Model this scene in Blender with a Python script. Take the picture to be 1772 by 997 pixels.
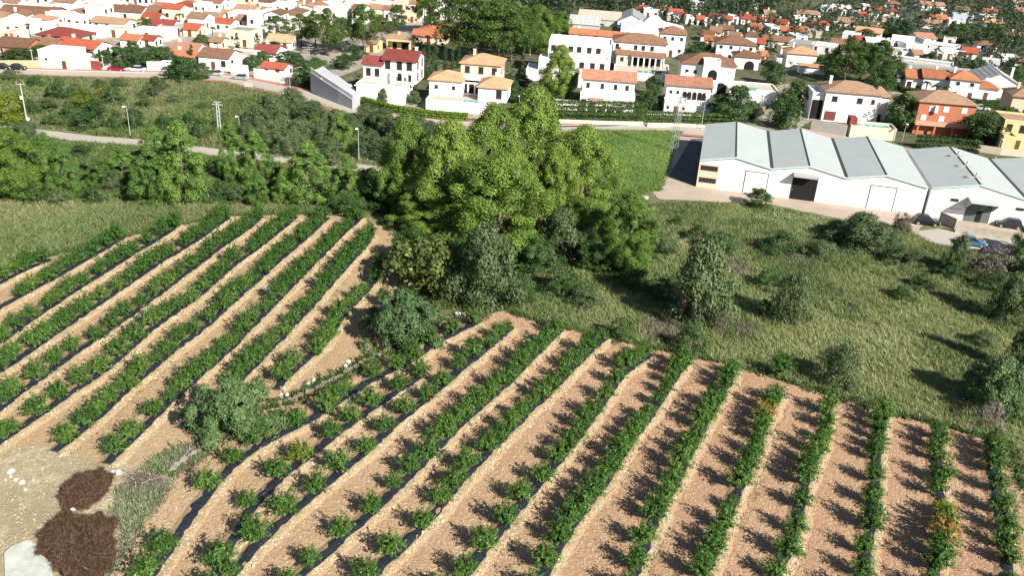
import bpy, bmesh, math, random
import numpy as np
R=math.radians
sc=bpy.context.scene
for o in list(bpy.data.objects): bpy.data.objects.remove(o)
# ---------------------------------------------------------------- camera
FPX=1500.; TH=R(25.4); RO=R(3.6); HC=50.
cam=bpy.data.cameras.new('camera'); camo=bpy.data.objects.new('camera',cam); sc.collection.objects.link(camo)
cam.sensor_width=36; cam.lens=FPX/1772*36; cam.clip_start=1; cam.clip_end=9000
Fv=np.array([0,math.cos(TH),-math.sin(TH)]);Uv=np.array([0,math.sin(TH),math.cos(TH)]);Xv=np.array([1.,0,0])
from mathutils import Matrix, Vector
cr,sr=math.cos(RO),math.sin(RO)
camR=Xv*cr+Uv*sr; camU=-Xv*sr+Uv*cr
M4=Matrix(((camR[0],camU[0],-Fv[0],0),(camR[1],camU[1],-Fv[1],0),(camR[2],camU[2],-Fv[2],HC),(0,0,0,1)))
camo.matrix_world=M4; sc.camera=camo
# ---------------------------------------------------------------- light
SUN_EL=R(34); SUN_DIR=np.array([.68,-.733])      # towards the sun, ground plane
SUN_AZ=math.atan2(SUN_DIR[0],SUN_DIR[1])        # clockwise from +Y
w=bpy.data.worlds.new('World'); sc.world=w; w.use_nodes=True
nt=w.node_tree; bg=nt.nodes['Background']; sky=nt.nodes.new('ShaderNodeTexSky'); sky.sky_type='NISHITA'; sky.sun_disc=False
sky.sun_elevation=SUN_EL; sky.sun_rotation=SUN_AZ; sky.air_density=1; sky.dust_density=.6
nt.links.new(sky.outputs[0],bg.inputs[0]); bg.inputs[1].default_value=.05
sl=bpy.data.lights.new('sun','SUN'); sl.energy=5.0; sl.angle=R(.5); sl.color=(1,.94,.85)
so=bpy.data.objects.new('sun',sl); sc.collection.objects.link(so)
d=Vector((-SUN_DIR[0]*math.cos(SUN_EL),-SUN_DIR[1]*math.cos(SUN_EL),-math.sin(SUN_EL)))
so.rotation_euler=d.to_track_quat('-Z','Y').to_euler()
vs=sc.view_settings; vs.view_transform='Standard'; vs.look='None'; vs.gamma=1; vs.exposure=.95; vs.use_curve_mapping=False
sc.cycles.max_bounces=5; sc.cycles.diffuse_bounces=2; sc.cycles.glossy_bounces=2; sc.cycles.transmission_bounces=3; sc.cycles.transparent_max_bounces=4
sc.cycles.use_denoising=True
# ---------------------------------------------------------------- projection helpers
def ray(px,py):
    u=(px-886)/FPX;v=-(py-498.5)/FPX
    return Fv+camR*u+camU*v
def at(px,py,z=0.):
    dd=ray(px,py);t=(z-HC)/dd[2];return np.array([0,0,HC])+dd*t
def proj(p):
    q=np.array(p,float)-[0,0,HC];ww=q@Fv
    return 886+(q@camR)/ww*FPX,498.5-(q@camU)/ww*FPX
def depth(p): return float((np.array(p,float)-[0,0,HC])@Fv)
def hgt(bx,by,ty):
    g=at(bx,by);hs=np.arange(0,40,.1)
    q=g+np.outer(hs,[0,0,1])-[0,0,HC];yy=498.5-(q@camU)/(q@Fv)*FPX
    return float(hs[np.argmin((yy-ty)**2)])
ONES=['','first','second','third','fourth','fifth','sixth','seventh','eighth','ninth','tenth','eleventh','twelfth','thirteenth','fourteenth','fifteenth','sixteenth','seventeenth','eighteenth','nineteenth']
def ordw(n):
    if n<20: return ONES[n]
    t={2:'twent',3:'thirt',4:'fort',5:'fift',6:'sixt',7:'sevent',8:'eight',9:'ninet'}[min(n//10,9)]
    return t+'ieth' if n%10==0 else t+'y-'+ONES[n%10]
# ---------------------------------------------------------------- object helpers
COL=sc.collection
def tag(o,label=None,cat=None,group=None,kind=None):
    if label:
        ws=label.split(); o['label']=' '.join(ws[:16])
    if cat:o['category']=cat
    if group:o['group']=group
    if kind:o['kind']=kind
    return o
def empty(name,loc,rz=0.,s=1.):
    o=bpy.data.objects.new(name,None);COL.objects.link(o);o.empty_display_size=.3
    o.location=tuple(loc);o.rotation_euler=(0,0,rz)
    o.scale=(s,s,s) if np.isscalar(s) else s
    return o
def mobj(name,me,parent=None,loc=None,rz=0.,s=None):
    o=bpy.data.objects.new(name,me);COL.objects.link(o)
    if parent is not None:o.parent=parent
    if loc is not None:o.location=tuple(loc)
    o.rotation_euler=(0,0,rz)
    if s is not None:o.scale=(s,s,s) if np.isscalar(s) else s
    return o
def mesh_np(name,V,Fc,mat,tint=None,mats=None,mi=None,smooth=False):
    """V (n,3), Fc (m,k) constant-k faces"""
    V=np.asarray(V,np.float32);Fc=np.asarray(Fc,np.int32);k=Fc.shape[1]
    me=bpy.data.meshes.new(name)
    me.vertices.add(len(V));me.vertices.foreach_set('co',V.ravel())
    me.loops.add(Fc.size);me.loops.foreach_set('vertex_index',Fc.ravel())
    me.polygons.add(len(Fc));me.polygons.foreach_set('loop_start',np.arange(0,Fc.size,k,dtype=np.int32))
    me.polygons.foreach_set('loop_total',np.full(len(Fc),k,np.int32))
    for m in (mats or [mat]): me.materials.append(m)
    if mi is not None: me.polygons.foreach_set('material_index',np.asarray(mi,np.int32))
    me.polygons.foreach_set('use_smooth',np.full(len(Fc),smooth,bool))
    if tint is not None:
        a=me.attributes.new('tint','FLOAT','POINT');a.data.foreach_set('value',np.asarray(tint,np.float32))
    me.update(calc_edges=True);return me
class MB:
    """collects boxes, prisms, tubes into one mesh with several materials"""
    def __init__(s):s.v=[];s.f=[];s.m=[]
    def add(s,vs,fs,m=0):
        n=len(s.v);s.v+=[tuple(map(float,p)) for p in vs];s.f+=[tuple(i+n for i in f) for f in fs];s.m+=[m]*len(fs);return s
    def box(s,x0,x1,y0,y1,z0,z1,m=0):
        return s.add([(x0,y0,z0),(x1,y0,z0),(x1,y1,z0),(x0,y1,z0),(x0,y0,z1),(x1,y0,z1),(x1,y1,z1),(x0,y1,z1)],
            [(3,2,1,0),(4,5,6,7),(0,1,5,4),(1,2,6,5),(2,3,7,6),(3,0,4,7)],m)
    def tube(s,p,q,r0,r1=None,n=6,m=0):
        r1=r0 if r1 is None else r1;p=np.array(p,float);q=np.array(q,float);d=q-p;d/=np.linalg.norm(d)+1e-9
        a=np.cross(d,[0,0,1] if abs(d[2])<.9 else [1,0,0]);a/=np.linalg.norm(a);b=np.cross(d,a)
        vs=[];
        for c,r in((p,r0),(q,r1)):
            for i in range(n):
                t=2*math.pi*i/n;vs.append(c+a*math.cos(t)*r+b*math.sin(t)*r)
        fs=[(i,(i+1)%n,n+(i+1)%n,n+i) for i in range(n)]+[tuple(range(n))[::-1],tuple(range(n,2*n))]
        return s.add(vs,fs,m)
    def prism(s,prof,x0,x1,m=0):
        """profile in (y,z), extruded along x"""
        n=len(prof);vs=[(x0,y,z) for y,z in prof]+[(x1,y,z) for y,z in prof]
        return s.add(vs,[tuple(range(n))[::-1],tuple(range(n,2*n))]+[(i,(i+1)%n,n+(i+1)%n,n+i) for i in range(n)],m)
    def mesh(s,name,mats,smooth=False):
        me=bpy.data.meshes.new(name);me.from_pydata(s.v,[],s.f)
        for m in (mats if isinstance(mats,(list,tuple)) else [mats]):me.materials.append(m)
        me.polygons.foreach_set('material_index',s.m)
        if smooth: me.polygons.foreach_set('use_smooth',[True]*len(s.f))
        bm=bmesh.new();bm.from_mesh(me);bmesh.ops.recalc_face_normals(bm,faces=bm.faces);bm.to_mesh(me);bm.free()
        me.update();return me
    def obj(s,name,mats,parent=None,loc=None,rz=0.,smooth=False):
        return mobj(name,s.mesh(name,mats,smooth),parent,loc,rz)
def copy_tree(o,parent=None):
    c=o.copy();COL.objects.link(c);c.parent=parent
    for ch in list(o.children):copy_tree(ch,c)
    return c
def inpoly(P,poly):
    x,y=P[:,0],P[:,1];ins=np.zeros(len(P),bool);n=len(poly)
    for i in range(n):
        x1,y1=poly[i][:2];x2,y2=poly[(i+1)%n][:2]
        c=((y1>y)!=(y2>y))&(x<(x2-x1)*(y-y1)/((y2-y1) if y2!=y1 else 1e-9)+x1);ins^=c
    return ins
def wpoly(pts): return [tuple(at(x,y)[:2]) for x,y in pts]
def scatter(poly,dens,rng,excl=(),jit=0):
    a=np.array(poly)[:,:2];mn=a.min(0);mx=a.max(0);n=int((mx-mn).prod()*dens)
    P=rng.uniform(mn,mx,(n,2));k=inpoly(P+rng.normal(0,jit,P.shape) if jit else P,poly)
    for e in excl:k&=~inpoly(P,e)
    return P[k]
def near_line(P,line,r):
    k=np.zeros(len(P),bool);L=np.array(line)[:,:2]
    for a,b in zip(L[:-1],L[1:]):
        d=b-a;t=np.clip(((P-a)@d)/(d@d+1e-9),0,1);k|=np.linalg.norm(P-(a+t[:,None]*d),axis=1)<r
    return k
# ---------------------------------------------------------------- materials
def newmat(name):
    m=bpy.data.materials.new(name);m.use_nodes=True;return m,m.node_tree,m.node_tree.nodes['Principled BSDF']
def N(nt,t,**k):
    n=nt.nodes.new(t)
    for a,b in k.items():
        if a.startswith('i_'):n.inputs[int(a[2:]) if a[2:].isdigit() else a[2:]].default_value=b
        else:setattr(n,a,b)
    return n
def ramp(nt,fac,stops):
    r=nt.nodes.new('ShaderNodeValToRGB');e=r.color_ramp.elements
    while len(e)<len(stops):e.new(.5)
    for i,(p,c) in enumerate(stops):e[i].position=p;e[i].color=(*c,1)
    nt.links.new(fac,r.inputs[0]);return r.outputs[0]
def noise(nt,scale,detail=4,rough=.6,coord='Object',dist=0,vec=None):
    tc=nt.nodes.new('ShaderNodeTexCoord');n=nt.nodes.new('ShaderNodeTexNoise')
    n.inputs['Scale'].default_value=scale;n.inputs['Detail'].default_value=detail;n.inputs['Roughness'].default_value=rough;n.inputs['Distortion'].default_value=dist
    nt.links.new(vec if vec is not None else tc.outputs[coord],n.inputs['Vector']);return n.outputs[0]
def mixc(nt,fac,a,b,mode='MIX'):
    m=nt.nodes.new('ShaderNodeMix');m.data_type='RGBA';m.blend_type=mode
    for s,v in ((0,fac),(6,a),(7,b)):
        if isinstance(v,(int,float)):m.inputs[s].default_value=v
        elif isinstance(v,tuple):m.inputs[s].default_value=(*v,1)
        else:nt.links.new(v,m.inputs[s])
    return m.outputs[2]
def bump(nt,b,h,st=.5,dist=.1):
    n=nt.nodes.new('ShaderNodeBump');n.inputs['Strength'].default_value=st;n.inputs['Distance'].default_value=dist
    nt.links.new(h,n.inputs['Height']);nt.links.new(n.outputs[0],b.inputs['Normal'])
def plain(name,c,rough=.7,var=.12,scale=1.5,metal=0,bmp=0,bscale=8):
    m,nt,b=newmat(name);f=noise(nt,scale,5)
    lo=tuple(x*(1-var) for x in c);hi=tuple(min(1,x*(1+var)) for x in c)
    nt.links.new(ramp(nt,f,[(.3,lo),(.7,hi)]),b.inputs['Base Color']);b.inputs['Roughness'].default_value=rough;b.inputs['Metallic'].default_value=metal
    b.inputs['Specular IOR Level'].default_value=.3
    if bmp:bump(nt,b,noise(nt,bscale,5),bmp,.1)
    return m
def groundmat(name,stops,scale,fine=None,bst=.6,bscale=3,bd=.15,stones=None):
    m,nt,b=newmat(name)
    c=ramp(nt,noise(nt,scale,8,.65,dist=.6),stops)
    if fine:c=mixc(nt,ramp(nt,noise(nt,fine[0],6,.75),[(.42,(0,0,0)),(.62,(1,1,1))]),c,fine[1])
    if stones:
        tc=nt.nodes.new('ShaderNodeTexCoord');v=N(nt,'ShaderNodeTexVoronoi');v.inputs['Scale'].default_value=stones[0]
        nt.links.new(tc.outputs['Object'],v.inputs['Vector'])
        c=mixc(nt,ramp(nt,v.outputs['Distance'],[(0,(1,1,1)),(stones[1],(1,1,1)),(stones[1]+.04,(0,0,0))]),c,stones[2])
    nt.links.new(c,b.inputs['Base Color']);b.inputs['Roughness'].default_value=.95;b.inputs['Specular IOR Level'].default_value=.15
    bump(nt,b,noise(nt,bscale,8,.7),bst,bd);return m
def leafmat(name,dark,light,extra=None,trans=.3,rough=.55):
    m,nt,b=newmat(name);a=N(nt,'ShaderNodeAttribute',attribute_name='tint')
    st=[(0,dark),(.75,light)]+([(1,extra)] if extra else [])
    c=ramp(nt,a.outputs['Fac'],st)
    oi=N(nt,'ShaderNodeObjectInfo');hs=N(nt,'ShaderNodeHueSaturation')
    mp=N(nt,'ShaderNodeMapRange',i_3=.487,i_4=.508);nt.links.new(oi.outputs['Random'],mp.inputs[0]);nt.links.new(mp.outputs[0],hs.inputs['Hue'])
    mp=N(nt,'ShaderNodeMapRange',i_3=1.18,i_4=.82);nt.links.new(oi.outputs['Random'],mp.inputs[0]);nt.links.new(mp.outputs[0],hs.inputs['Value'])
    nt.links.new(c,hs.inputs['Color']);c=hs.outputs[0]
    nt.links.new(c,b.inputs['Base Color']);b.inputs['Roughness'].default_value=rough;b.inputs['Specular IOR Level'].default_value=.25
    t=N(nt,'ShaderNodeBsdfTranslucent');nt.links.new(c,t.inputs[0]);mx=N(nt,'ShaderNodeMixShader');mx.inputs[0].default_value=trans
    nt.links.new(b.outputs[0],mx.inputs[1]);nt.links.new(t.outputs[0],mx.inputs[2]);nt.links.new(mx.outputs[0],nt.nodes['Material Output'].inputs[0]);return m
def roofmat(name,c,period=.42,axis=0):
    m,nt,b=newmat(name);tc=N(nt,'ShaderNodeTexCoord');sx=N(nt,'ShaderNodeSeparateXYZ');nt.links.new(tc.outputs['Object'],sx.inputs[0])
    mu=N(nt,'ShaderNodeMath',operation='MULTIPLY',i_1=2*math.pi/period);nt.links.new(sx.outputs[axis],mu.inputs[0])
    si=N(nt,'ShaderNodeMath',operation='SINE');nt.links.new(mu.outputs[0],si.inputs[0])
    base=ramp(nt,noise(nt,.8,7,.75),[(.28,tuple(x*.6 for x in c)),(.5,c),(.75,tuple(min(1,x*1.25+.01) for x in c))])
    oi=N(nt,'ShaderNodeObjectInfo');mp=N(nt,'ShaderNodeMapRange',i_3=.72,i_4=1.2);nt.links.new(oi.outputs['Random'],mp.inputs[0])
    hs=N(nt,'ShaderNodeHueSaturation');nt.links.new(mp.outputs[0],hs.inputs['Value']);nt.links.new(base,hs.inputs['Color'])
    nt.links.new(hs.outputs[0],b.inputs['Base Color']);b.inputs['Roughness'].default_value=.85;b.inputs['Specular IOR Level'].default_value=.2
    bump(nt,b,si.outputs[0],.6,.03);return m
MT={}
MT['meadow']=groundmat('meadow_ground',[(.28,(.10,.115,.045)),(.45,(.16,.17,.075)),(.58,(.21,.205,.11)),(.75,(.13,.15,.06))],.09,(1.3,(.12,.14,.05)),.8,1.5,.4)
MT['far']=groundmat('valley_ground',[(.3,(.05,.068,.030)),(.5,(.12,.125,.07)),(.7,(.24,.21,.15))],.05,(.5,(.06,.075,.035)),.6,.5,.4)
MT['town']=groundmat('town_ground',[(.35,(.32,.28,.23)),(.6,(.42,.38,.32))],.15,(.8,(.22,.20,.16)),.3,1,.2)
MT['soil']=groundmat('orchard_soil',[(.3,(.37,.255,.14)),(.5,(.43,.305,.172)),(.7,(.48,.355,.21))],.055,(2.2,(.40,.28,.175)),1.,3.2,.22,(3.4,.16,(.66,.55,.42)))
MT['soil_red']=groundmat('red_orchard_soil',[(.3,(.44,.265,.18)),(.5,(.51,.33,.235)),(.7,(.56,.40,.29))],.07,(2.4,(.43,.27,.185)),1.,3.6,.26,(3.6,.2,(.68,.56,.45)))
m,nt_,b_=newmat('lower_orchard_soil');MT['soilB']=m
tc_=N(nt_,'ShaderNodeTexCoord');sx_=N(nt_,'ShaderNodeSeparateXYZ');nt_.links.new(tc_.outputs['Object'],sx_.inputs[0])
c1=ramp(nt_,noise(nt_,.06,8,.65,dist=.6),[(.3,(.40,.265,.15)),(.5,(.47,.325,.19)),(.7,(.52,.38,.23))])
c2=ramp(nt_,noise(nt_,.07,8,.65,dist=.6),[(.3,(.40,.235,.14)),(.5,(.47,.29,.175)),(.7,(.51,.345,.215))])
a_=N(nt_,'ShaderNodeMath',operation='MULTIPLY_ADD',i_1=.5,i_2=-34.);nt_.links.new(sx_.outputs[1],a_.inputs[0])
a2_=N(nt_,'ShaderNodeMath',operation='ADD');nt_.links.new(a_.outputs[0],a2_.inputs[0]);nt_.links.new(sx_.outputs[0],a2_.inputs[1])
a3_=N(nt_,'ShaderNodeMapRange',i_1=-14.,i_2=22.);nt_.links.new(a2_.outputs[0],a3_.inputs[0])
c_=mixc(nt_,a3_.outputs[0],c1,c2)
c_=mixc(nt_,ramp(nt_,noise(nt_,2.3,6,.75),[(.42,(0,0,0)),(.62,(.8,.8,.8))]),c_,(.35,.23,.145))
v_=N(nt_,'ShaderNodeTexVoronoi');v_.inputs['Scale'].default_value=3.5;nt_.links.new(tc_.outputs['Object'],v_.inputs['Vector'])
c_=mixc(nt_,ramp(nt_,v_.outputs['Distance'],[(0,(1,1,1)),(.17,(1,1,1)),(.21,(0,0,0))]),c_,(.66,.55,.41))
nt_.links.new(c_,b_.inputs['Base Color']);b_.inputs['Roughness'].default_value=.95;b_.inputs['Specular IOR Level'].default_value=.15;bump(nt_,b_,noise(nt_,3.2,8,.7),1,.24)
MT['bank']=groundmat('pale_bank_soil',[(.35,(.36,.25,.15)),(.6,(.46,.34,.21)),(.75,(.58,.47,.33))],.5,(3,(.30,.27,.15)),1.,4,.25,(4.5,.24,(.72,.64,.50)))
MT['path']=groundmat('pale_dirt',[(.3,(.30,.245,.15)),(.48,(.40,.325,.205)),(.6,(.50,.425,.29)),(.75,(.36,.32,.20))],.22,(1.1,(.30,.26,.16)),.9,3,.2,(3.2,.15,(.6,.56,.46)))
MT['rockslope']=groundmat('rocky_slope',[(.3,(.22,.20,.14)),(.5,(.45,.40,.32)),(.7,(.58,.53,.44))],.4,(1.5,(.13,.14,.06)),1.,1,.5)
MT['road']=groundmat('lane_surface',[(.3,(.36,.33,.28)),(.7,(.46,.42,.36))],.3,(3,(.38,.35,.3)),.2,6,.03)
MT['asphalt']=groundmat('asphalt',[(.3,(.09,.09,.095)),(.7,(.14,.14,.145))],.3,None,.2,8,.02)
MT['concrete']=groundmat('yard_concrete',[(.3,(.30,.25,.20)),(.5,(.42,.34,.27)),(.7,(.50,.39,.30))],.12,(1.2,(.36,.30,.25)),.3,3,.05)
MT['pave']=plain('red_paving',(.42,.17,.14),.9,.15,1)
MT['kerb']=plain('kerb_concrete',(.5,.48,.44),.9,.1,1)
MT['white']=plain('white_render',(.80,.79,.76),.9,.05,.3)
MT['cream']=plain('cream_render',(.68,.60,.44),.9,.08,.5)
MT['peachw']=plain('peach_render',(.72,.52,.38),.9,.08,.5)
MT['pinkw']=plain('pale_pink_render',(.74,.63,.52),.9,.05,.4)
MT['salmonw']=plain('salmon_render',(.60,.33,.22),.9,.1,.5)
MT['yelloww']=plain('yellow_render',(.66,.52,.27),.9,.08,.5)
MT['greyw']=plain('grey_render',(.42,.41,.38),.9,.14,.5)
MT['brickw']=plain('terracotta_brick',(.42,.155,.09),.9,.14,2)
MT['greenw']=plain('green_render',(.30,.42,.32),.9,.08,.5)
MT['bluew']=plain('pale_blue_render',(.55,.66,.72),.9,.08,.5)
MT['red']=roofmat('red_tiles',(.34,.085,.05));MT['brown']=roofmat('brown_tiles',(.215,.115,.072));MT['tan']=roofmat('tan_tiles',(.30,.19,.125))
MT['orange']=roofmat('orange_tiles',(.40,.155,.08));MT['peach']=roofmat('peach_tiles',(.50,.29,.165));MT['maroon']=roofmat('maroon_tiles',(.22,.055,.045));MT['salmon']=roofmat('salmon_tiles',(.36,.175,.115))
MT['greyr']=roofmat('grey_sheet_roof',(.36,.37,.36),1.2);MT['terr']=plain('terrace_tiles',(.48,.40,.33),.9,.15,.6)
MT['whiter']=plain('white_roof',(.76,.75,.72),.85,.07,.4)
MT['glass']=plain('dark_glass',(.025,.03,.035),.15,.2,1);MT['dark']=plain('dark_opening',(.012,.012,.013),.9)  # near-black colour stands in for the shade inside openings
MT['frame']=plain('white_frame',(.75,.74,.72),.6);MT['brownframe']=plain('brown_frame',(.13,.055,.03),.7)
MT['steel']=plain('galvanised_steel',(.42,.44,.43),.5,.1,2,.4);MT['pole']=plain('pale_pole',(.40,.42,.39),.6,.08,2)
MT['lampglass']=plain('lamp_glass',(.8,.8,.78),.3)
MT['bark']=plain('pine_bark',(.16,.115,.085),.95,.25,4,0,.6);MT['greybark']=plain('grey_bark',(.28,.25,.22),.95,.2,4,0,.5)
MT['stone']=plain('pale_stone',(.55,.47,.36),.95,.15,3,0,.6);MT['whitestone']=plain('white_limestone',(.78,.76,.71),.9,.08,3,0,.5)
MT['poly']=None
m,nt_,b_=newmat('black_mulch_film');MT['film']=m
nt_.links.new(ramp(nt_,noise(nt_,1.8,7,.7),[(.35,(.012,.016,.022)),(.62,(.028,.036,.048)),(.8,(.11,.125,.145))]),b_.inputs['Base Color']);b_.inputs['Roughness'].default_value=.42;bump(nt_,b_,noise(nt_,6,5,.6,dist=2),.9,.08)
MT['pine']=leafmat('pine_needles',(.08,.135,.026),(.19,.30,.054),(.27,.39,.085),.25)
MT['pine_bright']=leafmat('young_pine_needles',(.07,.135,.03),(.155,.28,.058),(.22,.36,.088),.28)
MT['pine_dark']=leafmat('dark_pine_needles',(0.033,0.065,0.015),(0.081,0.144,0.027),(0.125,0.194,0.040),.2)
MT['broad']=leafmat('broad_leaves',(.030,.068,.020),(.075,.140,.040),(.14,.21,.07),.25)
MT['bright']=leafmat('bright_leaves',(.085,.13,.012),(.18,.24,.025),(.28,.31,.04),.3)
MT['olive']=leafmat('olive_leaves',(.052,.085,.034),(.125,.175,.072),(.20,.25,.12),.2)
MT['prune']=leafmat('cut_leaves',(.10,.125,.065),(.21,.245,.14),(.34,.37,.24),.2)
MT['glauc']=leafmat('blue_green_leaves',(.048,.095,.034),(.112,.192,.070),(.18,.275,.11),.25)
MT['fig']=leafmat('speckled_leaves',(0.057,0.086,0.021),(0.161,0.196,0.052),(0.380,0.402,0.138),.25)
MT['cyp']=leafmat('cypress_leaves',(0.023,0.055,0.016),(0.052,0.101,0.026),(0.085,0.137,0.039),.12)
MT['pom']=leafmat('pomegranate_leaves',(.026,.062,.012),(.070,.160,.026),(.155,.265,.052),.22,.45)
MT['pomy']=leafmat('yellowing_leaves',(.13,.16,.02),(.36,.34,.03),(.55,.42,.06),.3)
MT['pomo']=leafmat('orange_leaves',(.14,.13,.03),(.35,.22,.05),(.5,.26,.08),.3)
MT['twig']=leafmat('dry_twigs',(.10,.085,.07),(.20,.17,.14),(.30,.27,.23),.05)
MT['browntwig']=leafmat('brown_brush_twigs',(.06,.032,.02),(.15,.085,.055),(.27,.18,.13),0)
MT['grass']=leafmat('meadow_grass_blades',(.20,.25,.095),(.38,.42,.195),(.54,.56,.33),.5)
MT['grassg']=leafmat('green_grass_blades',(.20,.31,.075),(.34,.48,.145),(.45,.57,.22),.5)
MT['grassd']=leafmat('dry_scrub_blades',(.13,.165,.068),(.24,.275,.125),(.35,.37,.20),.4)
MT['under']=leafmat('undergrowth_leaves',(.055,.100,.026),(.12,.185,.052),(.20,.26,.09),.3)
MT['weeds']=leafmat('fresh_weeds',(.10,.155,.05),(.20,.275,.10),(.31,.38,.17),.4)
MT['wood']=leafmat('wood_leaves',(0.029,0.050,0.024),(0.066,0.098,0.048),(0.108,0.144,0.072),.15)
MT['fruit']=plain('fruit_red',(.55,.06,.03),.45);MT['hedge']=leafmat('hedge_leaves',(.035,.075,.016),(.08,.15,.028),(.13,.21,.04),.2)
MT['hedgeb']=leafmat('bright_hedge_leaves',(.08,.15,.015),(.17,.28,.03),(.22,.34,.05),.25)
MT['pool']=plain('pool_water',(.10,.42,.42),.08,.1,.5)
# ---------------------------------------------------------------- polygons (traced, then used as world shapes)
P_A=[(-120,520),(-60,492),(0,470),(70,450),(160,428),(216,411),(318,389),(400,374),(470,372),(560,372),(640,378),(680,400),(690,440),(706,500),(700,560),(650,606),(590,640),(540,664),(478,696),(430,700),(300,806),(190,806),(0,775),(-160,770)]
P_B=[(775,548),(815,538),(870,538),(950,566),(1015,574),(1120,600),(1250,630),(1330,652),(1430,684),(1540,716),(1650,746),(1700,760),(1745,775),(1768,850),(1790,1000),(1815,1180),(900,1220),(100,1180),(190,990),(240,900),(318,806),(400,745),(452,712),(560,672),(640,628),(720,585)]
P_Bred=[(1130,604),(1250,630),(1330,652),(1430,684),(1540,716),(1650,746),(1700,760),(1745,775),(1768,850),(1790,1000),(1690,990),(1600,900),(1450,830),(1330,790),(1180,740),(1050,690),(980,650),(1060,600)]
P_path=[(-200,765),(-60,768),(60,775),(200,800),(300,806),(330,800),(250,880),(190,990),(130,1080),(60,1200),(-300,1150)]
P_yard=[(1165,235),(1235,240),(1275,200),(1700,280),(1900,330),(1900,440),(1772,412),(1600,386),(1585,398),(1440,372),(1330,350),(1150,343),(1130,335)]
P_dirt=[(1130,332),(1200,322),(1600,373),(1590,402),(1500,389),(1440,376),(1330,353),(1140,345)]
P_lowroad=[(1572,402),(1620,396),(1720,408),(1850,428),(1850,462),(1772,447),(1700,433),(1600,418)]
L_street=[(-120,113),(0,123),(120,127),(250,130),(330,131),(400,137),(450,148),(520,163),(580,182),(640,198),(700,208),(780,217),(880,222),(960,224),(1060,222),(1150,224),(1245,232)]
L_lane=[(-60,215),(36,226),(150,240),(245,247),(370,263),(480,274),(580,286),(665,295),(720,300)]
def sheet(name,pts,z,mat,jit=.0,seed=0,world=False):
    rng=random.Random(seed);P=[np.array([*p[:2],0.]) if world else at(*p) for p in pts];Q=[]
    for a,b in zip(P,P[1:]+P[:1]):
        n=max(1,int(np.linalg.norm(b-a)/1.2)) if jit else 1
        for i in range(n):
            q=a+(b-a)*i/n
            if jit:q=q+np.array([rng.uniform(-jit,jit),rng.uniform(-jit,jit),0])
            Q.append((q[0],q[1],z))
    me=bpy.data.meshes.new(name);bm=bmesh.new();f=bm.faces.new([bm.verts.new(q) for q in Q]);f.normal_update()
    if f.normal.z<0:f.normal_flip()
    bmesh.ops.triangulate(bm,faces=bm.faces);bm.to_mesh(me);bm.free();me.materials.append(mat)
    return tag(mobj(name,me),kind='structure')
def ribbon(line,off0,off1,z0,z1=None,mat=None,name='road',world=False):
    z1=z0 if z1 is None else z1;P=np.array([at(*p)[:2] for p in line]) if not world else np.array(line)[:,:2]
    t=np.gradient(P,axis=0);t/=np.linalg.norm(t,axis=1)[:,None];n=np.c_[-t[:,1],t[:,0]]
    a=P+n*off0;b=P+n*off1;V=np.r_[np.c_[a,np.full(len(a),z0)],np.c_[b,np.full(len(b),z1)]];k=len(P)
    F=[(i,i+1,k+i+1,k+i) for i in range(k-1)];return mesh_np(name,V,F,mat)
# ---------------------------------------------------------------- ground
rng=np.random.default_rng(5)
xs=np.r_[np.linspace(-3500,-700,8),np.linspace(-500,600,12),np.linspace(900,3500,8)];ys=np.r_[-600,-100,np.linspace(0,700,8),np.linspace(800,4500,24)]
X,Y=np.meshgrid(xs,ys);rr=np.clip((np.hypot(X,Y)-760)/1500,0,1);Z=170*rr**1.3*(1+.35*np.sin(X*.0021+1)*np.cos(Y*.0017))
V=np.c_[X.ravel(),Y.ravel(),Z.ravel()];nx=len(xs);F=[(j*nx+i,j*nx+i+1,(j+1)*nx+i+1,(j+1)*nx+i) for j in range(len(ys)-1) for i in range(nx-1)]
tag(mobj('ground',mesh_np('ground',V,F,MT['meadow'],smooth=True)),kind='structure')
P_far=[(-900,95),(-400,105),(0,118),(300,127),(440,142),(560,168),(700,205),(900,220),(1245,228),(1480,246),(1800,330),(2600,420),(2900,-60),(1772,-90),(886,-60),(0,-70),(-900,-70)]
sheet('valley_floor',P_far,.012,MT['far'])
sheet('town_ground',[(-900,88),(-300,100),(0,117),(300,125),(440,140),(540,150),(620,120),(700,80),(860,40),(880,-30),(600,-56),(0,-80),(-900,-90)],.024,MT['town'],.0)
sheet('orchard_soil',P_A,.02,MT['soil'],.25,1)
sheet('orchard_soil',P_B,.02,MT['soilB'],.25,2)
sheet('dirt_path',P_path,.036,MT['path'],.5,4)
sheet('warehouse_yard',P_yard,.02,MT['concrete'],.1,5)
sheet('dirt_verge',P_dirt,.03,MT['concrete'],.3,6)
sheet('lower_road',P_lowroad,.02,MT['road'])
sheet('rocky_slope',[(1330,140),(1440,150),(1560,160),(1580,190),(1480,180),(1400,210),(1380,228),(1290,225),(1270,190),(1300,160)],.032,MT['rockslope'],.6,7)
sheet('rocky_garden',[(630,172),(735,176),(830,190),(870,205),(790,205),(700,195),(640,185)],.05,MT['rockslope'],.2,8)
sheet('pale_roadside_bank',[(966,203),(1110,205),(1243,213),(1243,226),(1110,217),(966,220)],.05,plain('pale_bank',(.60,.53,.43),.95,.15,.5),.1,9)
sheet('side_road',[(1555,8),(1572,2),(1590,50),(1605,66),(1650,80),(1772,92),(1772,98),(1640,86),(1585,70),(1575,56)],.03,MT['asphalt'])
sheet('painted_shadow_strip',[(1157,304),(1203,322),(1244,240),(1196,240)],.034,MT['asphalt'])  # dark sheet that paints the warehouse's cast shadow on the yard
tag(mobj('street',ribbon(L_street,-2.8,2.8,.05,None,MT['road'])),kind='structure')
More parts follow.
